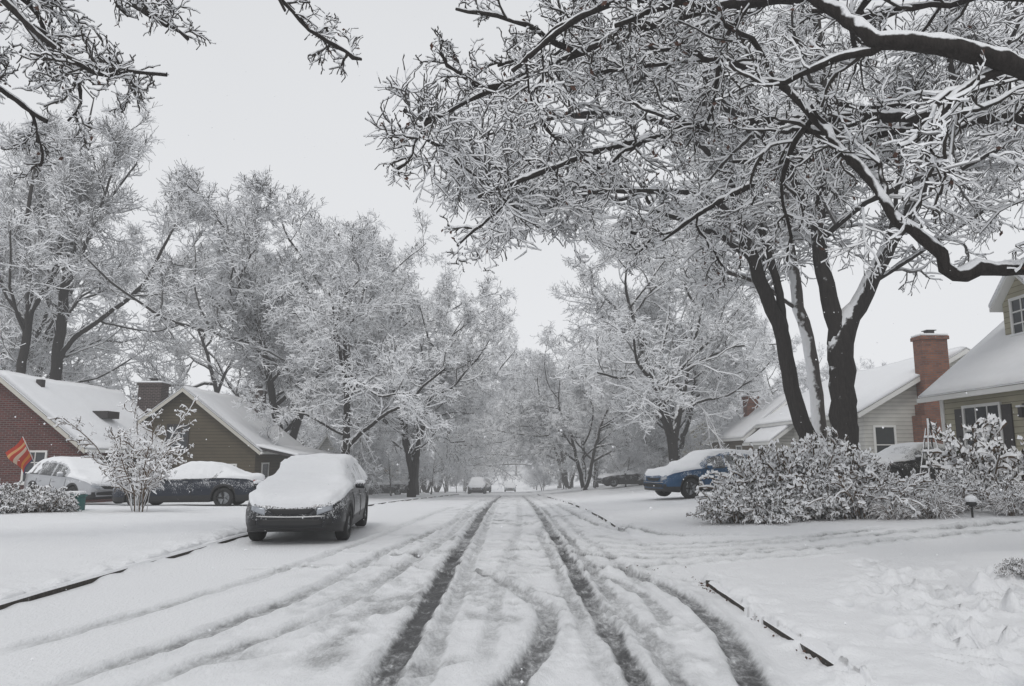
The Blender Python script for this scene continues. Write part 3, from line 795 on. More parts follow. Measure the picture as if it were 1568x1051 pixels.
def shrub(me, x, y, rot, sc, szf=1.0, name='snowy_shrub'):
    put(name, me, (x, y, gz(x, y) - 0.02), rot, sc, sz=sc * szf)
shrub(S_A, 5.7, 15.8, 0.3, 0.78)
shrub(S_A, 6.3, 16.0, 1.9, 0.85, 1.05)
shrub(S_A, 6.9, 16.6, 3.9, 0.85)
shrub(S_B, 4.45, 14.9, 0.0, 0.58)
shrub(S_B, 5.0, 14.5, 2.0, 0.5)
shrub(S_B, 6.0, 14.7, 1.2, 0.55)
shrub(S_C, 6.6, 14.5, 0.4, 0.9)
shrub(S_C, 7.2, 14.6, 2.4, 0.9)
shrub(S_C, 7.7, 15.2, 4.4, 0.85)
shrub(S_B, 8.3, 15.8, 3.4, 0.5)
shrub(S_C, 8.3, 14.4, 1.4, 0.65)
shrub(S_E, 8.8, 15.0, 1.0, 0.6, name='garden_plant')
shrub(S_E, 9.4, 15.6, 3.0, 0.7, name='garden_plant')
shrub(S_E, 9.1, 14.0, 5.0, 0.55, name='garden_plant')
shrub(S_G, 8.9, 13.4, 3.0, 0.6, name='ornamental_grass')
shrub(S_G, 7.7, 13.8, 1.0, 0.7, name='ornamental_grass')
shrub(S_G, 7.0, 13.9, 2.0, 0.6, name='ornamental_grass')
shrub(S_B, 10.0, 15.8, 1.0, 0.45)
shrub(S_E, 10.3, 16.2, 0.5, 1.3, name='garden_plant')
shrub(S_E, 10.9, 16.6, 2.5, 1.35, name='garden_plant')
shrub(S_B, 11.5, 17.0, 2.0, 0.6)
shrub(S_G, 10.2, 14.4, 5.0, 0.9, name='ornamental_grass')
shrub(S_C, 9.6, 12.8, 1.0, 0.4)
shrub(S_G, 9.5, 13.6, 1.0, 0.8, name='ornamental_grass')
shrub(S_B, 11.6, 15.0, 4.2, 0.5)
shrub(S_D, -9.9, 20, 0.0, 0.88, 1.12, name='ornamental_tree')
shrub(S_B, -12.0, 19.2, 1.0, 0.55)
shrub(S_B, -12.9, 19.0, 2.0, 0.6)
shrub(S_B, -14.0, 20.0, 3.0, 0.65)
shrub(S_B, 5.35, 6.9, 3.0, 0.2)
shrub(S_B, 5.1, 7.7, 1.0, 0.14)

# ---------------------------------------------------------------- solid helpers
def slab(name, pts, thick, mat, parent, bevel=0.0):
    bm = bmesh.new()
    a = [bm.verts.new(p) for p in pts]
    b = [bm.verts.new((p[0], p[1], p[2] - thick)) for p in pts]
    bm.faces.new(a); bm.faces.new(b[::-1])
    for i in range(len(pts)):
        j = (i + 1) % len(pts)
        bm.faces.new((a[j], a[i], b[i], b[j]))
    bmesh.ops.recalc_face_normals(bm, faces=bm.faces)
    me = bpy.data.meshes.new(name); bm.to_mesh(me); bm.free()
    me.materials.append(mat)
    ob = link(bpy.data.objects.new(name, me), parent)
    if bevel:
        md = ob.modifiers.new('bevel', 'BEVEL'); md.width = bevel; md.segments = 3
        for p in me.polygons: p.use_smooth = True
    return ob

def box(name, x0, x1, y0, y1, z0, z1, mat, parent, bevel=0.0):
    return slab(name, [(x0, y0, z1), (x1, y0, z1), (x1, y1, z1), (x0, y1, z1)], z1 - z0, mat, parent, bevel)

def wall_mat(name, kind, col, col2=None):
    m, nt, b = new_mat(name)
    b.inputs['Roughness'].default_value = 0.8
    g = N(nt, 'ShaderNodeNewGeometry'); sx = N(nt, 'ShaderNodeSeparateXYZ')
    nt.links.new(g.outputs['Position'], sx.inputs['Vector'])
    ad = N(nt, 'ShaderNodeMath', operation='ADD'); nt.links.new(sx.outputs['X'], ad.inputs[0]); nt.links.new(sx.outputs['Y'], ad.inputs[1])
    if kind == 'brick':
        cb = N(nt, 'ShaderNodeCombineXYZ'); nt.links.new(ad.outputs[0], cb.inputs['X']); nt.links.new(sx.outputs['Z'], cb.inputs['Y'])
        br = N(nt, 'ShaderNodeTexBrick'); br.inputs['Scale'].default_value = 1
        br.inputs['Brick Width'].default_value = 0.24; br.inputs['Row Height'].default_value = 0.085; br.inputs['Mortar Size'].default_value = 0.012
        br.inputs['Color1'].default_value = (*col, 1); br.inputs['Color2'].default_value = (*(col2 or tuple(c * 0.6 for c in col)), 1)
        br.inputs['Mortar'].default_value = (0.17, 0.14, 0.13, 1)
        nt.links.new(cb.outputs[0], br.inputs['Vector'])
        nz = N(nt, 'ShaderNodeTexNoise'); nz.inputs['Scale'].default_value = 2.2; nz.inputs['Detail'].default_value = 4
        nt.links.new(g.outputs['Position'], nz.inputs['Vector'])
        mx = N(nt, 'ShaderNodeMix', data_type='RGBA', blend_type='MULTIPLY'); mx.inputs['Factor'].default_value = 0.5
        nt.links.new(br.outputs['Color'], mx.inputs['A']); nt.links.new(nz.outputs['Fac'], mx.inputs['B'])
        nt.links.new(mx.outputs['Result'], b.inputs['Base Color'])
        bp = N(nt, 'ShaderNodeBump'); bp.inputs['Strength'].default_value = 0.4; bp.inputs['Distance'].default_value = 0.01
        nt.links.new(br.outputs['Fac'], bp.inputs['Height']); bp.invert = True
        nt.links.new(bp.outputs['Normal'], b.inputs['Normal'])
    else:
        md = N(nt, 'ShaderNodeMath', operation='MULTIPLY'); nt.links.new(sx.outputs['Z'], md.inputs[0]); md.inputs[1].default_value = 1 / 0.16
        fr = N(nt, 'ShaderNodeMath', operation='FRACT'); nt.links.new(md.outputs[0], fr.inputs[0])
        cr = N(nt, 'ShaderNodeValToRGB'); e = cr.color_ramp.elements
        e[0].position = 0.0; e[0].color = (*col, 1); e[1].position = 0.86; e[1].color = (*[c * 0.96 for c in col], 1)
        k = e.new(0.95); k.color = (*[c * 0.35 for c in col], 1)
        nt.links.new(fr.outputs[0], cr.inputs['Fac'])
        nz = N(nt, 'ShaderNodeTexNoise'); nz.inputs['Scale'].default_value = 1.5; nz.inputs['Detail'].default_value = 4
        nt.links.new(g.outputs['Position'], nz.inputs['Vector'])
        mx = N(nt, 'ShaderNodeMix', data_type='RGBA', blend_type='MULTIPLY'); mx.inputs['Factor'].default_value = 0.4
        nt.links.new(cr.outputs['Color'], mx.inputs['A']); nt.links.new(nz.outputs['Fac'], mx.inputs['B'])
        nt.links.new(mx.outputs['Result'], b.inputs['Base Color'])
        iv = N(nt, 'ShaderNodeMath', operation='SUBTRACT'); iv.inputs[0].default_value = 1; nt.links.new(fr.outputs[0], iv.inputs[1])
        bp = N(nt, 'ShaderNodeBump'); bp.inputs['Strength'].default_value = 0.8; bp.inputs['Distance'].default_value = 0.02
        nt.links.new(iv.outputs[0], bp.inputs['Height']); nt.links.new(bp.outputs['Normal'], b.inputs['Normal'])
    return m
M_BRICKRED = wall_mat('dark_red_brick', 'brick', (0.15, 0.032, 0.026), (0.085, 0.02, 0.018))
M_BRICKDK = wall_mat('dark_brown_brick', 'brick', (0.05, 0.03, 0.028), (0.03, 0.02, 0.02))
M_BRICKORG = wall_mat('orange_brick', 'brick', (0.34, 0.13, 0.07), (0.2, 0.075, 0.045))
M_OLIVE = wall_mat('olive_siding', 'siding', (0.115, 0.094, 0.06))
M_BEIGE = wall_mat('beige_siding', 'siding', (0.50, 0.465, 0.345))
M_WHITESID = wall_mat('pale_siding', 'siding', (0.68, 0.67, 0.63))
M_BROWNW = wall_mat('brown_siding', 'siding', (0.2, 0.165, 0.12))
M_SOFFIT = simple('soffit_trim', (0.5, 0.48, 0.43), 0.6, noise=0.08)
M_DARKTRIM = simple('dark_trim', (0.035, 0.03, 0.03), 0.5, noise=0.1)

def gable_house(name, x0, x1, y0, y1, zg, ze, zr, wall, trim, snowt=0.14, over=0.35):
    e = empty(name)
    xr = (x0 + x1) / 2
    bm = bmesh.new()
    prof = [(x0, zg), (x1, zg), (x1, ze), (xr, zr), (x0, ze)]
    a = [bm.verts.new((p[0], y0, p[1])) for p in prof]; b = [bm.verts.new((p[0], y1, p[1])) for p in prof]
    bm.faces.new(a); bm.faces.new(b[::-1])
    for i in range(5):
        j = (i + 1) % 5
        bm.faces.new((a[j], a[i], b[i], b[j]))
    bmesh.ops.recalc_face_normals(bm, faces=bm.faces)
    me = bpy.data.meshes.new('walls'); bm.to_mesh(me); bm.free(); me.materials.append(wall)
    link(bpy.data.objects.new('walls', me), e)
    sl = (zr - ze) / (xr - x0)
    ya, yb = y0 - over, y1 + over
    for sgn, xe in ((-1, x0), (1, x1)):
        xo = xe + sgn * over; zo = ze - sl * over
        t = 0.12
        slab('roof', [(xr, ya, zr + t), (xo, ya, zo + t), (xo, yb, zo + t), (xr, yb, zr + t)], t - 0.01, trim, e)
        nx, ny = 14, 40
        U, Vv = np.meshgrid(np.linspace(0, 1, nx), np.linspace(0, 1, ny))
        X = xr + (xo + sgn * 0.03 - xr) * U; Yy = ya - 0.03 + (yb - ya + 0.06) * Vv
        Zb = zr + (zo - zr) * U + t
        edge = np.minimum(np.minimum((1 - U) * 14, 1), np.minimum(Vv * 30, (1 - Vv) * 30)); edge = np.clip(edge, 0, 1) ** 0.5
        th = snowt * (0.35 + 0.65 * edge) + 0.07 * fbm(X * 1.1, Yy * 1.1, 7, 3) * edge
        X = X + sgn * 0.05 * fbm(Yy * 1.6, X * 0 + 4, 8, 3) * (U > 0.99)
        top = np.stack([X, Yy, Zb + th], -1).reshape(-1, 3); bot = np.stack([X, Yy, Zb + 0.004], -1).reshape(-1, 3)
        i = np.arange(nx * ny).reshape(ny, nx); o = nx * ny
        q = [np.stack([i[:-1, :-1], i[:-1, 1:], i[1:, 1:], i[1:, :-1]], -1).reshape(-1, 4)]
        for r in (i[0], i[-1], i[:, 0], i[:, -1]):
            q.append(np.stack([r[:-1], r[1:], r[1:] + o, r[:-1] + o], -1))
        me = mesh_np('roof_snow', np.concatenate([top, bot]), np.concatenate(q), smooth=True, mats=[M_SNOWROOF])
        link(bpy.data.objects.new('roof_snow', me), e)
        slab('barge_board', [(xr, ya - 0.025, zr + t - 0.015), (xo, ya - 0.025, zo + t - 0.015), (xo, ya - 0.002, zo + t - 0.015), (xr, ya - 0.002, zr + t - 0.015)], 0.19, M_WHITE if trim is not M_DARKTRIM else M_SOFFIT, e)
        box('gutter', min(xo, xo + sgn * 0.1), max(xo, xo + sgn * 0.1), ya, yb, zo - 0.03, zo + t - 0.02, M_WHITE, e)
    return e

def window(parent, c, wd, ht, face, frame=M_WHITE, cols=2, rows=2, shutters=None, snow=True):
    x, y, z = c
    def b(name, u0, u1, d0, d1, z0, z1, mat):
        if face == '-y': box(name, x + u0, x + u1, y - d1, y - d0, z0, z1, mat, parent)
        elif face == '-x': box(name, x - d1, x - d0, y + u0, y + u1, z0, z1, mat, parent)
        else: box(name, x + d0, x + d1, y + u0, y + u1, z0, z1, mat, parent)
    w2, h2 = wd / 2, ht / 2
    b('glass', -w2, w2, 0.004, 0.02, z - h2, z + h2, M_GLASS)
    f = 0.08
    b('frame_l', -w2 - f, -w2, 0.002, 0.06, z - h2, z + h2, frame)
    b('frame_r', w2, w2 + f, 0.002, 0.06, z - h2, z + h2, frame)
    b('frame_t', -w2 - f, w2 + f, 0.002, 0.065, z + h2, z + h2 + f, frame)
    b('sill', -w2 - f - 0.03, w2 + f + 0.03, 0.002, 0.11, z - h2 - f, z - h2, frame)
    if snow: b('sill_snow', -w2 - f, w2 + f, 0.03, 0.11, z - h2 + 0.002, z - h2 + 0.05, M_SNOWCAR)
    for i in range(1, cols):
        u = -w2 + wd * i / cols
        b('muntin', u - 0.018, u + 0.018, 0.021, 0.04, z - h2, z + h2, frame)
    for i in range(1, rows):
        u = z - h2 + ht * i / rows
        b('rail', -w2, w2, 0.021, 0.045, u - 0.02, u + 0.02, frame)
    if shutters:
        b('shutter_l', -w2 - f - 0.38, -w2 - f - 0.01, 0.002, 0.04, z - h2, z + h2, shutters)
        b('shutter_r', w2 + f + 0.01, w2 + f + 0.38, 0.002, 0.04, z - h2, z + h2, shutters)

def chimney(parent, x0, x1, y0, y1, z0, z1, mat, cap=True):
    box('chimney', x0, x1, y0, y1, z0, z1, mat, parent)
    box('chimney_crown', x0 - 0.06, x1 + 0.06, y0 - 0.06, y1 + 0.06, z1 - 0.16, z1 - 0.02, mat, parent)
    box('chimney_snow', x0 - 0.05, x1 + 0.05, y0 - 0.05, y1 + 0.05, z1 - 0.019, z1 + 0.08, M_SNOWCAR, parent, 0.04)
    if cap:
        xm, ym = (x0 + x1) / 2, (y0 + y1) / 2
        box('flue', xm - 0.14, xm + 0.14, ym - 0.14, ym + 0.14, z1 - 0.01, z1 + 0.22, M_DARKTRIM, parent)
        box('flue_cap', xm - 0.2, xm + 0.2, ym - 0.2, ym + 0.2, z1 + 0.221, z1 + 0.25, M_DARKTRIM, parent)

h1 = gable_house('brick_house', -24.3, -17.3, 30, 39, -1.2, 1.95, 4.7, M_BRICKRED, M_DARKTRIM)
window(h1, (-19.1, 30, 1.05), 0.8, 1.2, '-y', cols=2, rows=3)
window(h1, (-22.3, 30, 1.05), 0.8, 1.2, '-y', cols=2, rows=3)
for yy in (31.8, 34.0, 36.5):
    window(h1, (-17.3, yy, 0.9), 1.0, 1.1, '+x', cols=2, rows=2)
chimney(h1, -19.7, -18.5, 38.9, 39.8, 0, 5.35, M_BRICKDK)
box('skylight', -18.9, -18.2, 33.4, 34.4, 3.2, 3.52, M_DARKTRIM, h1)
box('roof_vent', -20.35, -20.1, 31.5, 31.75, 4.3, 4.75, M_DARKTRIM, h1)

h2 = gable_house('olive_house', -20.0, -12.7, 37, 45, -1.6, 1.9, 4.75, M_OLIVE, M_DARKTRIM)
window(h2, (-16.6, 37, 2.4), 0.95, 1.2, '-y', cols=2, rows=2, frame=M_DARKTRIM)
window(h2, (-14.2, 37, 0.4), 1.1, 1.3, '-y', cols=2, rows=2)
slab('porch_roof', [(-12.5, 36.8, 1.93), (-10.6, 36.8, 1.5), (-10.6, 45.2, 1.5), (-12.5, 45.2, 1.93)], 0.1, M_DARKTRIM, h2)
slab('porch_snow', [(-12.6, 36.75, 2.1), (-10.5, 36.75, 1.63), (-10.5, 45.25, 1.63), (-12.6, 45.25, 2.1)], 0.12, M_SNOWROOF, h2, 0.04)
for yy in (37.1, 39.7, 42.4, 44.9):
    box('porch_post', -10.85, -10.72, yy, yy + 0.13, -1.6, 1.4, M_SOFFIT, h2)
box('porch_deck', -12.7, -10.6, 37, 45, -1.6, -0.85, M_SOFFIT, h2)
for yy in (38.5, 41.5, 43.6):
    window(h2, (-12.7, yy, 0.4), 0.9, 1.4, '+x', cols=1, rows=2)
chimney(h2, -15.6, -14.9, 44.0, 44.8, 2, 5.4, M_BRICKDK)

h3 = gable_house('green_house', -16.6, -14.0, 62, 70, -3, 1.2, 3.2, M_WHITESID, M_SOFFIT)
window(h3, (-15.3, 62, 0.4), 0.8, 1.1, '-y')
h3b = gable_house('bungalow', -22, -12.5, 84, 94, -4.5, 0.2, 2.6, M_BROWNW, M_SOFFIT)

h4 = gable_house('beige_house', 12.75, 21.5, 9, 22, -0.2, 3.45, 7.1, M_BEIGE, M_SOFFIT, over=0.4)
window(h4, (12.75, 20.1, 2.2), 1.5, 1.25, '-x', cols=3, rows=2, shutters=M_DARKTRIM)
window(h4, (12.75, 16.8, 2.2), 1.0, 1.25, '-x', cols=2, rows=2)
def dormer(par, xf, ym, wd, z0, zw, zp, depth):
    bm = bmesh.new()
    prof = [(ym - wd / 2, z0), (ym + wd / 2, z0), (ym + wd / 2, zw), (ym, zp), (ym - wd / 2, zw)]
    a = [bm.verts.new((xf, p[0], p[1])) for p in prof]; b = [bm.verts.new((xf + depth, p[0], p[1])) for p in prof]
    bm.faces.new(a); bm.faces.new(b[::-1])
    for i in range(5):
        j = (i + 1) % 5; bm.faces.new((a[j], a[i], b[i], b[j]))
    bmesh.ops.recalc_face_normals(bm, faces=bm.faces)
    me = bpy.data.meshes.new('dormer'); bm.to_mesh(me); bm.free(); me.materials.append(M_BEIGE)
    link(bpy.data.objects.new('dormer', me), par)
    for s in (-1, 1):
        o = 0.22
        sl = (zp - zw) / (wd / 2)
        y1 = ym + s * (wd / 2 + o); z1 = zw - sl * o
        slab('dormer_roof', [(xf - 0.25, ym, zp + 0.1), (xf - 0.25, y1, z1 + 0.1), (xf + depth, y1, z1 + 0.1), (xf + depth, ym, zp + 0.1)], 0.09, M_WHITE, par)
        slab('dormer_snow', [(xf - 0.28, ym, zp + 0.25), (xf - 0.28, y1 + s * 0.02, z1 + 0.24), (xf + depth, y1 + s * 0.02, z1 + 0.24), (xf + depth, ym, zp + 0.25)], 0.135, M_SNOWROOF, par, 0.05)
    window(par, (xf, ym, (z0 + zw) / 2 + 0.22), 0.75, 1.0, '-x', cols=2, rows=3)
dormer(h4, 14.2, 20.2, 1.6, 4.4, 5.85, 6.6, 3.2)
box('lantern_base', 12.70, 12.745, 18.33, 18.45, 2.55, 2.8, M_DARKTRIM, h4)
box('lantern', 12.58, 12.70, 18.32, 18.46, 2.45, 2.7, M_DARKTRIM, h4, 0.02)
box('lantern_cap', 12.56, 12.72, 18.30, 18.48, 2.705, 2.75, M_SNOWCAR, h4)
box('corner_board', 12.72, 12.748, 21.85, 22.02, -0.2, 3.3, M_WHITE, h4)

h5 = gable_house('pale_house', 14.2, 22.6, 30, 43, 0.0, 3.3, 5.7, M_WHITESID, M_SOFFIT)
window(h5, (15.0, 30, 1.95), 0.75, 1.4, '-y', cols=1, rows=2)
window(h5, (19.6, 30, 1.95), 1.0, 1.3, '-y')
for yy in (32, 35.5, 39):
    window(h5, (14.2, yy, 1.9), 1.1, 1.3, '-x')
box('chimney_base', 16.15, 17.75, 29.25, 29.98, 0, 3.1, M_BRICKORG, h5)
slab('chimney_shoulder', [(16.3, 29.27, 3.55), (17.6, 29.27, 3.55), (17.6, 29.98, 3.55), (16.3, 29.98, 3.55)], 0.5, M_BRICKORG, h5)
chimney(h5, 16.42, 17.45, 29.3, 29.96, 3.5, 6.3, M_BRICKORG)

h6 = gable_house('brown_house', 13.4, 18.8, 42.5, 50, -0.8, 2.7, 4.9, M_BROWNW, M_SOFFIT)
window(h6, (15.2, 42.5, 1.6), 0.9, 1.2, '-y')
for yy in (44, 47): window(h6, (13.4, yy, 1.5), 0.9, 1.1, '-x')
chimney(h6, 14.6, 15.3, 46, 46.8, 3, 5.2, M_BRICKORG)
g6 = gable_house('garage', 13.2, 15.8, 37.6, 41.0, -0.5, 2.35, 3.3, M_WHITESID, M_SOFFIT)
h7 = gable_house('bungalow', 12.0, 19, 60, 68, -1.5, 1.9, 4.3, M_BEIGE, M_SOFFIT)
window(h7, (14, 60, 0.8), 1.0, 1.1, '-y')
h8 = gable_house('bungalow', 11.0, 18, 78, 86, -2.5, 1.0, 3.2, M_WHITESID, M_SOFFIT)
h9 = gable_house('bungalow', -24, -14, 104, 114, -5.5, -1.0, 1.8, M_BEIGE, M_SOFFIT)

# ---------------------------------------------------------------- cars
def paint(name, col, metal=0.3, dust=0.25):
    m, nt, b = new_mat(name)
    b.inputs['Metallic'].default_value = metal
    b.inputs['Coat Weight'].default_value = 0.25
    b.inputs['Specular IOR Level'].default_value = 0.4
    g = N(nt, 'ShaderNodeNewGeometry'); sx = N(nt, 'ShaderNodeSeparateXYZ'); nt.links.new(g.outputs['Normal'], sx.inputs['Vector'])
    n1 = N(nt, 'ShaderNodeTexNoise'); n1.inputs['Scale'].default_value = 35; n1.inputs['Detail'].default_value = 5; n1.inputs['Roughness'].default_value = 0.7
    nt.links.new(g.outputs['Position'], n1.inputs['Vector'])
    n2 = N(nt, 'ShaderNodeTexNoise'); n2.inputs['Scale'].default_value = 3; nt.links.new(g.outputs['Position'], n2.inputs['Vector'])
    a = N(nt, 'ShaderNodeMath', operation='MULTIPLY_ADD'); nt.links.new(sx.outputs['Z'], a.inputs[0]); a.inputs[1].default_value = 0.35; nt.links.new(n1.outputs['Fac'], a.inputs[2])
    a2 = N(nt, 'ShaderNodeMath', operation='MULTIPLY_ADD'); nt.links.new(n2.outputs['Fac'], a2.inputs[0]); a2.inputs[1].default_value = 0.4; nt.links.new(a.outputs[0], a2.inputs[2])
    mr = N(nt, 'ShaderNodeMapRange'); nt.links.new(a2.outputs[0], mr.inputs['Value'])
    mr.inputs['From Min'].default_value = 0.95 - dust; mr.inputs['From Max'].default_value = 1.12 - dust
    mx = N(nt, 'ShaderNodeMix', data_type='RGBA'); mx.inputs['A'].default_value = (*col, 1); mx.inputs['B'].default_value = (0.8, 0.81, 0.83, 1)
    nt.links.new(mr.outputs['Result'], mx.inputs['Factor']); nt.links.new(mx.outputs['Result'], b.inputs['Base Color'])
    rm = N(nt, 'ShaderNodeMapRange'); nt.links.new(mr.outputs['Result'], rm.inputs['Value']); rm.inputs['To Min'].default_value = 0.35; rm.inputs['To Max'].default_value = 0.85
    nt.links.new(rm.outputs['Result'], b.inputs['Roughness'])
    mm = N(nt, 'ShaderNodeMapRange'); nt.links.new(mr.outputs['Result'], mm.inputs['Value']); mm.inputs['To Min'].default_value = metal; mm.inputs['To Max'].default_value = 0
    nt.links.new(mm.outputs['Result'], b.inputs['Metallic'])
    return m
P_CHAR = paint('charcoal_paint', (0.018, 0.019, 0.022), dust=0.17)
P_NAVY = paint('navy_paint', (0.012, 0.017, 0.03), dust=0.15)
P_SILV = paint('silver_paint', (0.40, 0.41, 0.43), metal=0.5, dust=0.10)
P_BLUE = paint('blue_paint', (0.012, 0.065, 0.15), dust=0.12)
P_BLK = paint('black_paint', (0.014, 0.014, 0.016), dust=0.15)
GLASSCAR = paint('car_glass', (0.03, 0.034, 0.038), metal=0.0, dust=0.24)
GLASSCLR = paint('car_glass_clear', (0.025, 0.028, 0.03), metal=0.0, dust=0.1)

SUV = dict(L=4.6, wheel=(0.92, 3.62), wr=0.345,
    top=[(0, .66), (.03, .74), (.1, .84), (.3, .93), (.7, 1.0), (1.1, 1.06), (1.22, 1.1), (1.5, 1.29), (1.85, 1.5), (2.1, 1.58), (2.6, 1.64), (3.2, 1.63), (3.75, 1.57), (4.0, 1.47), (4.25, 1.26), (4.42, 1.1), (4.53, .98), (4.6, .75)],
    belt=[(0, .62), (.03, .68), (.1, .77), (.3, .85), (.7, .92), (1.2, .98), (2.5, 1.02), (3.6, 1.07), (4.25, 1.08), (4.42, 1.0), (4.53, .9), (4.6, .7)],
    bot=[(0, .34), (.1, .26), (.4, .22), (4.2, .24), (4.5, .3), (4.6, .42)],
    hw=[(0, .60), (.04, .70), (.12, .79), (.3, .87), (.6, .915), (1.0, .925), (3.7, .925), (4.1, .90), (4.4, .84), (4.55, .76), (4.6, .66)],
    tw=[(0, .52), (.1, .66), (.3, .74), (1.1, .79), (1.3, .74), (1.6, .68), (1.9, .64), (3.5, .63), (4.0, .62), (4.3, .68), (4.5, .70), (4.6, .58)],
    ws=(1.24, 1.86), rg=(3.92, 4.36), sg=(1.55, 3.95), pil=[(2.38, 2.46), (3.28, 3.36)])
SEDAN = dict(L=4.7, wheel=(0.90, 3.68), wr=0.33,
    top=[(0, .58), (.03, .66), (.12, .74), (.4, .83), (.8, .89), (1.2, .94), (1.35, .97), (1.7, 1.17), (2.05, 1.33), (2.4, 1.42), (2.8, 1.45), (3.2, 1.41), (3.6, 1.28), (3.95, 1.1), (4.15, 1.04), (4.5, 1.01), (4.62, .94), (4.7, .72)],
    belt=[(0, .54), (.03, .6), (.12, .68), (.4, .76), (.8, .82), (1.3, .88), (2.5, .92), (3.7, .96), (4.1, .96), (4.5, .93), (4.62, .86), (4.7, .66)],
    bot=[(0, .3), (.1, .22), (.4, .18), (4.3, .2), (4.6, .26), (4.7, .36)],
    hw=[(0, .58), (.04, .68), (.12, .77), (.3, .85), (.6, .90), (1.0, .915), (3.8, .915), (4.2, .89), (4.5, .83), (4.65, .75), (4.7, .64)],
    tw=[(0, .5), (.1, .64), (.3, .72), (1.2, .77), (1.4, .73), (1.8, .64), (2.2, .58), (3.2, .57), (3.7, .62), (4.1, .72), (4.5, .72), (4.7, .56)],
    ws=(1.37, 2.08), rg=(3.3, 3.98), sg=(1.75, 3.65), pil=[(2.6, 2.68), (3.42, 3.48)])

def lerpc(c, y):
    a = np.array(c)
    return np.interp(y, a[:, 0], a[:, 1])

def make_car(name, spec, mat, loc, rotz, snow=0.08, seed=1, sidewin_snow=0.3, scale=(1, 1, 1), glassm=None):
    """Local frame: nose at y=0 looking towards -Y, tail at +L, x sideways."""
    root = empty(name, loc, rotz)
    root.scale = scale
    L = spec['L']
    st = np.unique(np.concatenate([[0, .012, .03, .06, .1, .15], np.arange(.2, L - .15, .04), [L - .12, L - .08, L - .05, L - .025, L - .01, L]]))
    n = len(st)
    ztop = lerpc(spec['top'], st); zb = lerpc(spec['belt'], st); zl = lerpc(spec['bot'], st); hw = lerpc(spec['hw'], st); tw = lerpc(spec['tw'], st)
    def sm(a, it=3):
        for _ in range(it):
            b = a.copy(); b[1:-1] = a[:-2] * .25 + a[1:-1] * .5 + a[2:] * .25
            a = b
        return a
    ztop, zb, hw, tw = sm(ztop), sm(zb), sm(hw), sm(tw)
    ar = spec['wr'] + 0.07
    low = zl.copy()
    for wy in spec['wheel']:
        d = np.abs(st - wy)
        m = d < ar
        low[m] = np.maximum(low[m], spec['wr'] + np.sqrt(np.maximum(ar * ar - d[m] ** 2, 0)) - 0.02)
    half = []
    ts = [0, 0.12, 0.3, 0.5, 0.68, 0.84, 0.95]
    half.append((np.zeros(n), np.maximum(low, zl), None))
    half.append((hw * .82, np.maximum(low, zl), None))
    for t in ts:
        z = low + (zb - low) * t
        rel = (z - zl) / np.maximum(zb - zl, .01)
        wv = hw * (0.955 + 0.045 * np.sin(np.clip(rel, 0, 1) * np.pi * 0.9 + 0.15)) * (1 - 0.03 * np.clip(rel - .7, 0, 1) / .3)
        wv = wv - 0.035 * np.exp(-((rel - 0.12) / 0.1) ** 2) * 0.5
        half.append((wv, z, None))
    wb = hw * .955
    half.append((wb, zb, None))
    g = ztop - zb
    for f in (0.12, 0.4, 0.72, 0.86):
        half.append((wb + (tw - wb) * (f / .9), zb + g * (f), None))
    half.append((tw * .93, zb + g * .95, None))
    half.append((tw * .75, zb + g * .985, None))
    half.append((tw * .4, zb + g * 1.0, None))
    half.append((np.zeros(n), zb + g * 1.005, None))
    K = len(half)
    X = np.stack([h[0] for h in half], 1); Z = np.stack([h[1] for h in half], 1)
    Xf = np.concatenate([X, -X[:, -2:0:-1]], 1); Zf = np.concatenate([Z, Z[:, -2:0:-1]], 1)
    KK = Xf.shape[1]
    Yf = np.repeat(st[:, None], KK, 1)
    V = np.stack([Xf, Yf, Zf], -1)
    V = V.reshape(-1, 3)
    i = np.arange(n * KK).reshape(n, KK); j = np.roll(i, -1, 1)
    q = np.stack([i[:-1], i[1:], j[1:], j[:-1]], -1)
    mi = np.zeros((n - 1, KK), int)
    ym = (st[:-1] + st[1:]) / 2
    belt_i = 2 + len(ts)
    for a in range(KK):
        a0 = a if a < K - 1 else KK - 1 - a
        if a0 < 2: mi[:, a] = 2
        elif belt_i <= a0 <= belt_i + 2:
            s = (ym > spec['sg'][0]) & (ym < spec['sg'][1])
            if a0 == belt_i + 2: s = (ym > spec['sg'][0] + .12) & (ym < spec['sg'][1] - .1)
            if a0 == belt_i: s = (ym > spec['sg'][0] - .08) & (ym < spec['sg'][1] + .05)
            for p in spec['pil']: s &= ~((ym > p[0]) & (ym < p[1]))
            mi[s, a] = 1
        elif a0 >= belt_i + 4:
            s = ((ym > spec['ws'][0]) & (ym < spec['ws'][1])) | ((ym > spec['rg'][0]) & (ym < spec['rg'][1]))
            mi[s, a] = 1
        elif 2 <= a0 < 4:
            mi[:, a] = 2
    c0 = len(V)
    V = np.concatenate([V, [[0, 0, Z[0].mean()], [0, L, Z[-1].mean()]]])
    t0 = np.stack([i[0], j[0], np.full(KK, c0)], -1); t1 = np.stack([j[-1], i[-1], np.full(KK, c0 + 1)], -1)
    tr = np.concatenate([t0, t1])
    me = mesh_np('body', V, q.reshape(-1, 4), tris=tr, smooth=True, mats=[mat, glassm or GLASSCAR, M_BLACK], midx=np.concatenate([mi.ravel(), np.zeros(len(tr), int)]))
    body = link(bpy.data.objects.new('body', me), root)
    bm = bmesh.new(); bm.from_mesh(me); bmesh.ops.recalc_face_normals(bm, faces=bm.faces); bm.to_mesh(me)
    bvh = BVHTree.FromBMesh(bm); bm.normal_update()
    nrm = np.array([v.normal[:] for v in bm.verts]); bm.free()
    up = nrm[:, 2]
    nse = fbm(V[:, 0] * 2.5 + seed * 9, V[:, 1] * 2.5, seed, 3)
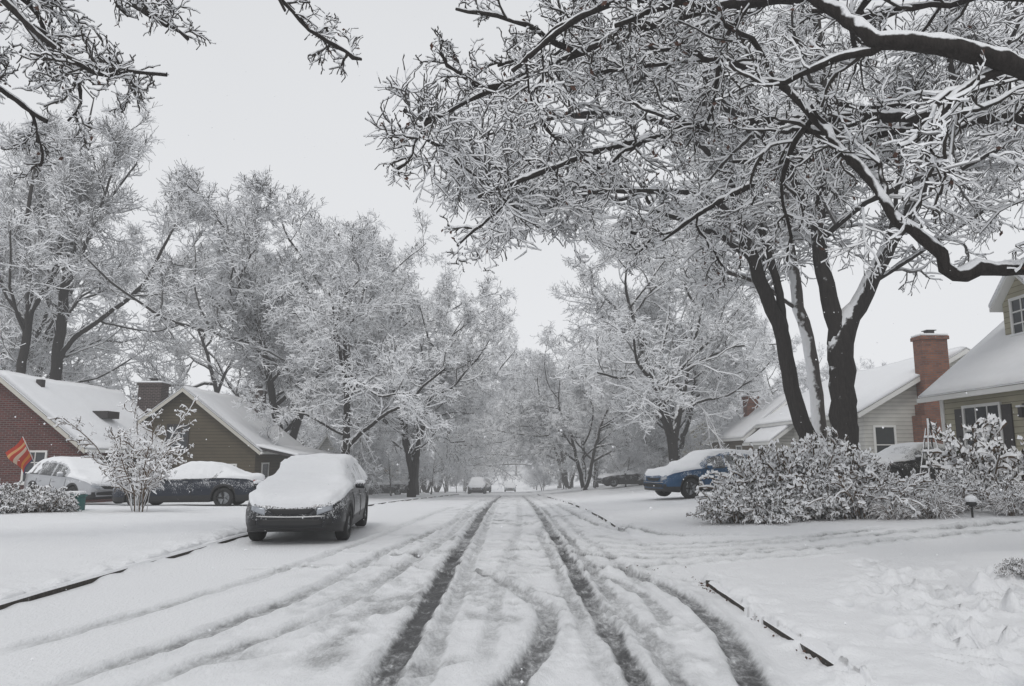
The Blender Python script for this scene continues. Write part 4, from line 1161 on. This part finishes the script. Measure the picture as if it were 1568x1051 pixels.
    fine = fbm(V[:, 0] * 9 + seed, V[:, 1] * 9 + V[:, 2] * 5, seed + 4, 2)
    thick = -0.02 + (snow + 0.02) * sstep(0.36, 0.8, up + 0.3 * fine * 0.6 + sidewin_snow * nse) * (1 + 0.6 * nse)
    # slumped drift where the windscreen meets the bonnet, thinner snow on the glass
    cow = np.exp(-((V[:, 1] - spec['ws'][0]) / .14) ** 2) * (np.abs(V[:, 0]) < .75)
    glass = sstep(spec['ws'][0] + .1, spec['ws'][0] + .25, V[:, 1]) * sstep(spec['ws'][1] + .1, spec['ws'][1] - .05, V[:, 1])
    thick = thick + (thick > 0) * (cow * 0.03 * (1 + 1.5 * np.sin(V[:, 0] * 7 + seed)) - glass * 0.03)
    # scalloped drifts along the front edge of the bonnet
    lipn = np.exp(-((V[:, 1] - .28) / .12) ** 2)
    thick = thick + (thick > 0) * lipn * 0.035 * np.sin(np.abs(V[:, 0]) * 9 + seed)
    thick = np.where(V[:, 2] < 0.5, -0.02, thick)
    dirv = nrm * 0.5 + np.array([0, 0, 0.5]) * (up > 0.1)[:, None]
    Vs = V + dirv * thick[:, None] * np.where(thick > 0, 1.25, 1.6)[:, None]
    me2 = mesh_np('snow_cover', Vs, q.reshape(-1, 4), tris=tr, smooth=True, mats=[M_SNOWCAR])
    ob2 = link(bpy.data.objects.new('snow_cover', me2), root)
    bm = bmesh.new(); bm.from_mesh(me2); bmesh.ops.recalc_face_normals(bm, faces=bm.faces); bm.to_mesh(me2); bm.free()

    def panel(nm, us, vs, shape, axis, material, off=0.008):
        pts = []
        for v in vs:
            row = []
            for u in us:
                a, b = shape(u, v)
                if axis == 'front': o = Vector((a, -1, b)); d = Vector((0, 1, 0))
                elif axis == 'rear': o = Vector((a, L + 1, b)); d = Vector((0, -1, 0))
                else: o = Vector((axis * 2, a, b)); d = Vector((-axis, 0, 0))
                h = bvh.ray_cast(o, d)
                p = h[0] if h[0] is not None else o + d * 1.08
                row.append(np.array(p) - np.array(d) * off)
            pts.append(row)
        P = np.array(pts)
        ii = np.arange(P.shape[0] * P.shape[1]).reshape(P.shape[:2])
        qq = np.stack([ii[:-1, :-1], ii[:-1, 1:], ii[1:, 1:], ii[1:, :-1]], -1).reshape(-1, 4)
        mm = mesh_np(nm, P.reshape(-1, 3), qq, smooth=True, mats=[material])
        o = link(bpy.data.objects.new(nm, mm), root)
        sm_ = o.modifiers.new('solid', 'SOLIDIFY'); sm_.thickness = 0.012; sm_.offset = 0
    u9 = np.linspace(-1, 1, 13); v5 = np.linspace(-1, 1, 5)
    zf = spec['top'][0][1]
    panel('lower_intake', u9, v5, lambda u, v: (u * 0.56, zf - 0.23 + v * 0.07 - 0.02 * u * u * v), 'front', M_BLACK)
    panel('bumper_trim', u9, v5, lambda u, v: (u * 0.60, zf - 0.125 + v * 0.012 + 0.02 * u * u), 'front', M_CHROME, 0.012)
    panel('grille', u9, v5, lambda u, v: (u * (0.36 + 0.07 * v), zf - 0.03 + v * 0.05 + 0.01 * abs(u)), 'front', M_BLACK)
    for s in (-1, 1):
        panel('headlamp', u9, v5, lambda u, v: (s * (0.58 + u * 0.13), zf + 0.01 + v * (0.055 - 0.015 * u) + 0.035 * u), 'front', M_LAMP, 0.006)
        panel('fog_lamp', u9, v5, lambda u, v: (s * (0.66 + u * 0.05), zf - 0.22 + v * 0.05), 'front', M_BLACK)
        panel('tail_lamp', u9, v5, lambda u, v: (s * (0.62 + u * 0.12), spec['belt'][-3][1] - 0.1 + v * 0.07), 'rear', M_RED)
        for yy in (1.42, spec['pil'][0][0] + .03, spec['pil'][1][0] + .12):
            panel('door_seam', np.linspace(-1, 1, 3), np.linspace(0, 1, 9), lambda u, v: (yy + u * 0.006, 0.38 + v * 0.55), s, M_BLACK, 0.002)
        for yy in (spec['pil'][0][0] - .16, spec['pil'][1][0] - .12):
            panel('door_handle', np.linspace(-1, 1, 5), np.linspace(-1, 1, 3), lambda u, v: (yy + u * 0.085, 0.84 + v * 0.014), s, mat, 0.03)
        zm = float(lerpc(spec['belt'], 1.6)) + 0.07
        bmm = bmesh.new(); bmesh.ops.create_cube(bmm, size=1)
        for v in bmm.verts:
            v.co.x *= 0.2 * (1.0 if v.co.y < 0 else 0.9); v.co.y *= 0.13; v.co.z *= 0.14 if v.co.x * s > 0 else 0.11
        mmm = bpy.data.meshes.new('mirror'); bmm.to_mesh(mmm); bmm.free(); mmm.materials.append(mat)
        mo = link(bpy.data.objects.new('mirror', mmm), root); mo.location = (s * 1.0, spec['ws'][0] + .38, zm)
        bv = mo.modifiers.new('b', 'BEVEL'); bv.width = 0.035; bv.segments = 3
        for p in mmm.polygons: p.use_smooth = True
        bmm = bmesh.new(); bmesh.ops.create_uvsphere(bmm, u_segments=12, v_segments=8, radius=1)
        for v in bmm.verts: v.co = Vector((v.co.x * .105, v.co.y * .07, v.co.z * .045))
        mmm = bpy.data.meshes.new('mirror_snow'); bmm.to_mesh(mmm); bmm.free(); mmm.materials.append(M_SNOWCAR)
        for p in mmm.polygons: p.use_smooth = True
        mo = link(bpy.data.objects.new('mirror_snow', mmm), root); mo.location = (s * 1.0, spec['ws'][0] + .38, zm + .07)
        for wy in spec['wheel']:
            r = spec['wr']; wd = 0.23; xo = s * (0.905 - wd / 2)
            prof = [(0.62, -.5), (0.66, -.5), (.9, -.5), (.97, -.42), (1, -.3), (1, .3), (.97, .42), (.9, .5), (.66, .5), (.62, .42), (.60, .2)]
            ns = 32
            th = np.linspace(0, 2 * np.pi, ns, endpoint=False)
            Vw = np.array([[(p[1]) * wd * s, math.cos(t) * p[0] * r, math.sin(t) * p[0] * r] for t in th for p in prof])
            kk = len(prof); ii = np.arange(ns * kk).reshape(ns, kk); jj = np.roll(ii, -1, 0)
            qq = np.stack([ii[:, :-1], ii[:, 1:], jj[:, 1:], jj[:, :-1]], -1).reshape(-1, 4)
            mw = mesh_np('tyre', Vw, qq, smooth=True, mats=[M_TYRE])
            o = link(bpy.data.objects.new('tyre', mw), root); o.location = (xo, wy, r)
            bmm = bmesh.new()
            bmesh.ops.create_cone(bmm, cap_ends=True, segments=24, radius1=r * .61, radius2=r * .61, depth=0.02, matrix=Matrix.Translation((s * 0.02, 0, 0)) @ Matrix.Rotation(math.pi / 2, 4, 'Y'))
            nd = len(bmm.faces)
            bmesh.ops.create_cone(bmm, cap_ends=True, segments=16, radius1=r * .16, radius2=r * .13, depth=0.05, matrix=Matrix.Translation((s * 0.085, 0, 0)) @ Matrix.Rotation(s * math.pi / 2, 4, 'Y'))
            for a in range(5):
                M = Matrix.Rotation(a * 2 * math.pi / 5 + .3, 4, 'X') @ Matrix.Translation((s * 0.08, 0, r * .36)) @ Matrix.Diagonal((0.03, r * .17, r * .54, 1))
                bmesh.ops.create_cube(bmm, size=1, matrix=M)
            for f_i, f in enumerate(bmm.faces): f.material_index = 1 if f_i < nd else 0
            mm_ = bpy.data.meshes.new('rim'); bmm.to_mesh(mm_); bmm.free(); mm_.materials.append(M_RIM); mm_.materials.append(M_BLACK)
            o = link(bpy.data.objects.new('rim', mm_), root); o.location = (xo, wy, r)
    ub = box('underbody', -0.66, 0.66, 0.25, L - 0.25, 0.26, 0.55, M_BLACK, root)
    return root

make_car('parked_car', SUV, P_CHAR, (-3.68, 12.6, 0.03), math.radians(4.5), snow=0.065, seed=3, scale=(0.94, 0.95, 0.875))
make_car('parked_sedan', SEDAN, P_NAVY, (-13.3, 25.6, gz(-11, 26) - 0.04), math.radians(-86), snow=0.055, seed=5, sidewin_snow=.15, glassm=GLASSCLR)
make_car('parked_suv', SUV, P_SILV, (-14.0, 26.4, gz(-16, 27) + 0.02), math.radians(58), snow=0.045, seed=6, sidewin_snow=.1, glassm=GLASSCLR)
make_car('parked_suv', SUV, P_BLUE, (4.85, 25.8, gz(6.5, 26.5) + 0.02), math.radians(-68), snow=0.035, seed=7, sidewin_snow=.1, glassm=GLASSCLR)
make_car('parked_car', SEDAN, P_BLK, (-13.6, 65, gz(-12, 66) - 0.04), math.radians(-80), snow=0.06, seed=8)
make_car('parked_suv', SUV, P_BLK, (-3.6, 76, gz(-3.5, 78) - 0.04), 0.0, snow=0.06, seed=9)
make_car('parked_sedan', SEDAN, P_BLK, (6.6, 57.0, gz(8, 57) + 0.1), math.radians(-80), snow=0.05, seed=10)
make_car('parked_sedan', SEDAN, P_SILV, (-0.3, 118, gz(0, 118) - 0.04), 0.0, snow=0.06, seed=14)
make_car('parked_suv', SUV, P_NAVY, (-3.7, 98, gz(-3, 98) - 0.04), 0.0, snow=0.06, seed=15)
make_car('parked_sedan', SEDAN, P_BLK, (10.6, 23.6, gz(12, 24) + 0.05), math.radians(-75), snow=0.03, seed=12, sidewin_snow=.1, glassm=GLASSCLR)
make_car('parked_sedan', SEDAN, P_NAVY, (9.2, 33, gz(10, 33) - 0.04), math.radians(-80), snow=0.06, seed=13)

# ---------------------------------------------------------------- small things
tz = gz(10.6, 19)
tre = empty('garden_obelisk', (10.65, 19, tz))
def bar(p, q, r, mat, parent, nm='bar', snow=0.0, S=6):
    P = np.array([[p, tuple((np.array(p) + np.array(q)) / 2), q]], float)
    V, qd = tubes(P, np.full((1, 3), r), S, snow)
    return link(bpy.data.objects.new(nm, mesh_np(nm, V, qd, smooth=True, mats=[mat])), parent)
for sx_ in (-1, 1):
    for sy_ in (-1, 1):
        bar((sx_ * .28, sy_ * .28, 0), (sx_ * .05, sy_ * .05, 1.75), 0.02, M_TRUNKW, tre, 'leg', 0.015)
for h in (0.35, 0.75, 1.15, 1.5):
    e_ = 0.28 - 0.23 * h / 1.75
    for a, b_ in (((-e_, -e_), (e_, -e_)), ((e_, -e_), (e_, e_)), ((e_, e_), (-e_, e_)), ((-e_, e_), (-e_, -e_))):
        bar((*a, h), (*b_, h), 0.015, M_TWIG, tre, 'rung', 0.05)
bar((0, 0, 1.72), (0, 0, 2.0), 0.04, M_TRUNKW, tre, 'finial', 0.03)

pl = empty('path_light', (8.15, 13.4, gz(8.15, 13.4)))
bar((0, 0, 0), (0, 0, .22), 0.018, M_BLACK, pl, 'post')
def ball(nm, loc, sc, mat, parent):
    bmm = bmesh.new(); bmesh.ops.create_uvsphere(bmm, u_segments=16, v_segments=10, radius=1)
    for v in bmm.verts: v.co = Vector((v.co.x * sc[0], v.co.y * sc[1], v.co.z * sc[2]))
    mm_ = bpy.data.meshes.new(nm); bmm.to_mesh(mm_); bmm.free(); mm_.materials.append(mat)
    for p in mm_.polygons: p.use_smooth = True
    o = link(bpy.data.objects.new(nm, mm_), parent); o.location = loc
    return o
ball('lamp_head', (0, 0, .24), (.09, .09, .06), M_BLACK, pl)
ball('snow_cap', (0, 0, .32), (.10, .10, .07), M_SNOWCAR, pl)

rb = empty('recycling_bin', (-11.6, 20.0, gz(-12, 20.6)))
M_TEAL = simple('teal_plastic', (0.02, 0.12, 0.11), 0.5, noise=0.1)
slab('bin', [(-.22, -.17, .42), (.22, -.17, .42), (.22, .17, .42), (-.22, .17, .42)], 0.42, M_TEAL, rb, 0.03)
box('rim', -.25, .25, -.2, .2, .38, .43, M_TEAL, rb, 0.01)
box('snow', -.23, .23, -.18, .18, .431, .52, M_SNOWCAR, rb, 0.04)

# striped flag on the brick house
fl = empty('house_flag', (-18.95, 29.95, 1.0))
bar((0, 0, 0), (.1, -1.25, 1.25), 0.016, M_WHITE, fl, 'pole')
m, nt_, b_ = new_mat('flag_cloth'); b_.inputs['Roughness'].default_value = 0.85
at_ = N(nt_, 'ShaderNodeAttribute', attribute_name='fu')
cr = N(nt_, 'ShaderNodeValToRGB'); cr.color_ramp.interpolation = 'CONSTANT'
els = cr.color_ramp.elements; els[0].position = 0; els[0].color = (0.5, 0.05, 0.025, 1); els[1].position = .16; els[1].color = (0.65, .35, .15, 1)
for p, c in ((.28, (0.5, .05, .025, 1)), (.42, (.65, .5, .38, 1)), (.54, (.5, .05, .025, 1)), (.68, (.62, .22, .03, 1)), (.78, (.5, .05, .03, 1)), (.9, (.06, .05, .12, 1))):
    k_ = els.new(p); k_.color = c
nt_.links.new(at_.outputs['Fac'], cr.inputs['Fac']); nt_.links.new(cr.outputs['Color'], b_.inputs['Base Color'])
U, Vv = np.meshgrid(np.linspace(0, 1, 24), np.linspace(0, 1, 16))
FX = .1 * (1 - U * .7) + 0.10 * np.sin(Vv * 5 + U * 3) * Vv - .55 * Vv * (1 - .4 * U); FY = -1.25 * (1 - U * .7) + 0.08 * np.sin(U * 9 + Vv * 2); FZ = 1.25 * (1 - U * .7) - Vv * 0.62
i = np.arange(U.size).reshape(U.shape)
q = np.stack([i[:-1, :-1], i[:-1, 1:], i[1:, 1:], i[1:, :-1]], -1).reshape(-1, 4)
mf = mesh_np('cloth', np.stack([FX, FY, FZ], -1), q, smooth=True, mats=[m])
aa = mf.attributes.new('fu', 'FLOAT', 'POINT'); aa.data.foreach_set('value', U.ravel().astype(np.float32))
link(bpy.data.objects.new('cloth', mf), fl)

# ---------------------------------------------------------------- snowfall haze: absorbing box whose own glow stands in for scattered skylight
m = bpy.data.materials.new('self_lit_haze'); m.use_nodes = True
nt_ = m.node_tree; nt_.nodes.clear()
o_ = N(nt_, 'ShaderNodeOutputMaterial'); ab = N(nt_, 'ShaderNodeVolumeAbsorption'); em = N(nt_, 'ShaderNodeEmission'); ad_ = N(nt_, 'ShaderNodeAddShader')
SIG = 0.0014
ab.inputs['Color'].default_value = (0, 0, 0, 1); ab.inputs['Density'].default_value = SIG
em.inputs['Color'].default_value = (0.80, 0.815, 0.84, 1); em.inputs['Strength'].default_value = SIG
nt_.links.new(ab.outputs[0], ad_.inputs[0]); nt_.links.new(em.outputs[0], ad_.inputs[1]); nt_.links.new(ad_.outputs[0], o_.inputs['Volume'])
hz_ = box('haze', -420, 420, -60, 620, -15, 45, m, None)

# falling snowflakes (one mesh)
rng = np.random.default_rng(99)
nf = 1300
d = rng.uniform(2.5, 22, nf)
c = np.column_stack([rng.uniform(-.8, .8, nf) * d, d, 0.2 + rng.uniform(0, .75, nf) * d])
r = rng.uniform(.003, .0065, nf)[:, None]
o6 = np.array([[1, 0, 0], [-1, 0, 0], [0, 1, 0], [0, -1, 0], [0, 0, 1], [0, 0, -1]], float)
V = (c[:, None, :] + o6[None] * r[:, None]).reshape(-1, 3)
ft = np.array([[0, 2, 4], [2, 1, 4], [1, 3, 4], [3, 0, 4], [2, 0, 5], [1, 2, 5], [3, 1, 5], [0, 3, 5]])
T = (ft[None] + (np.arange(nf) * 6)[:, None, None]).reshape(-1, 3)
link(bpy.data.objects.new('falling_snowflakes', mesh_np('falling_snowflakes', V, np.zeros((0, 4), int), tris=T, mats=[M_SNOWCAR])))
print('DONE', sum(len(m.polygons) for m in bpy.data.meshes))
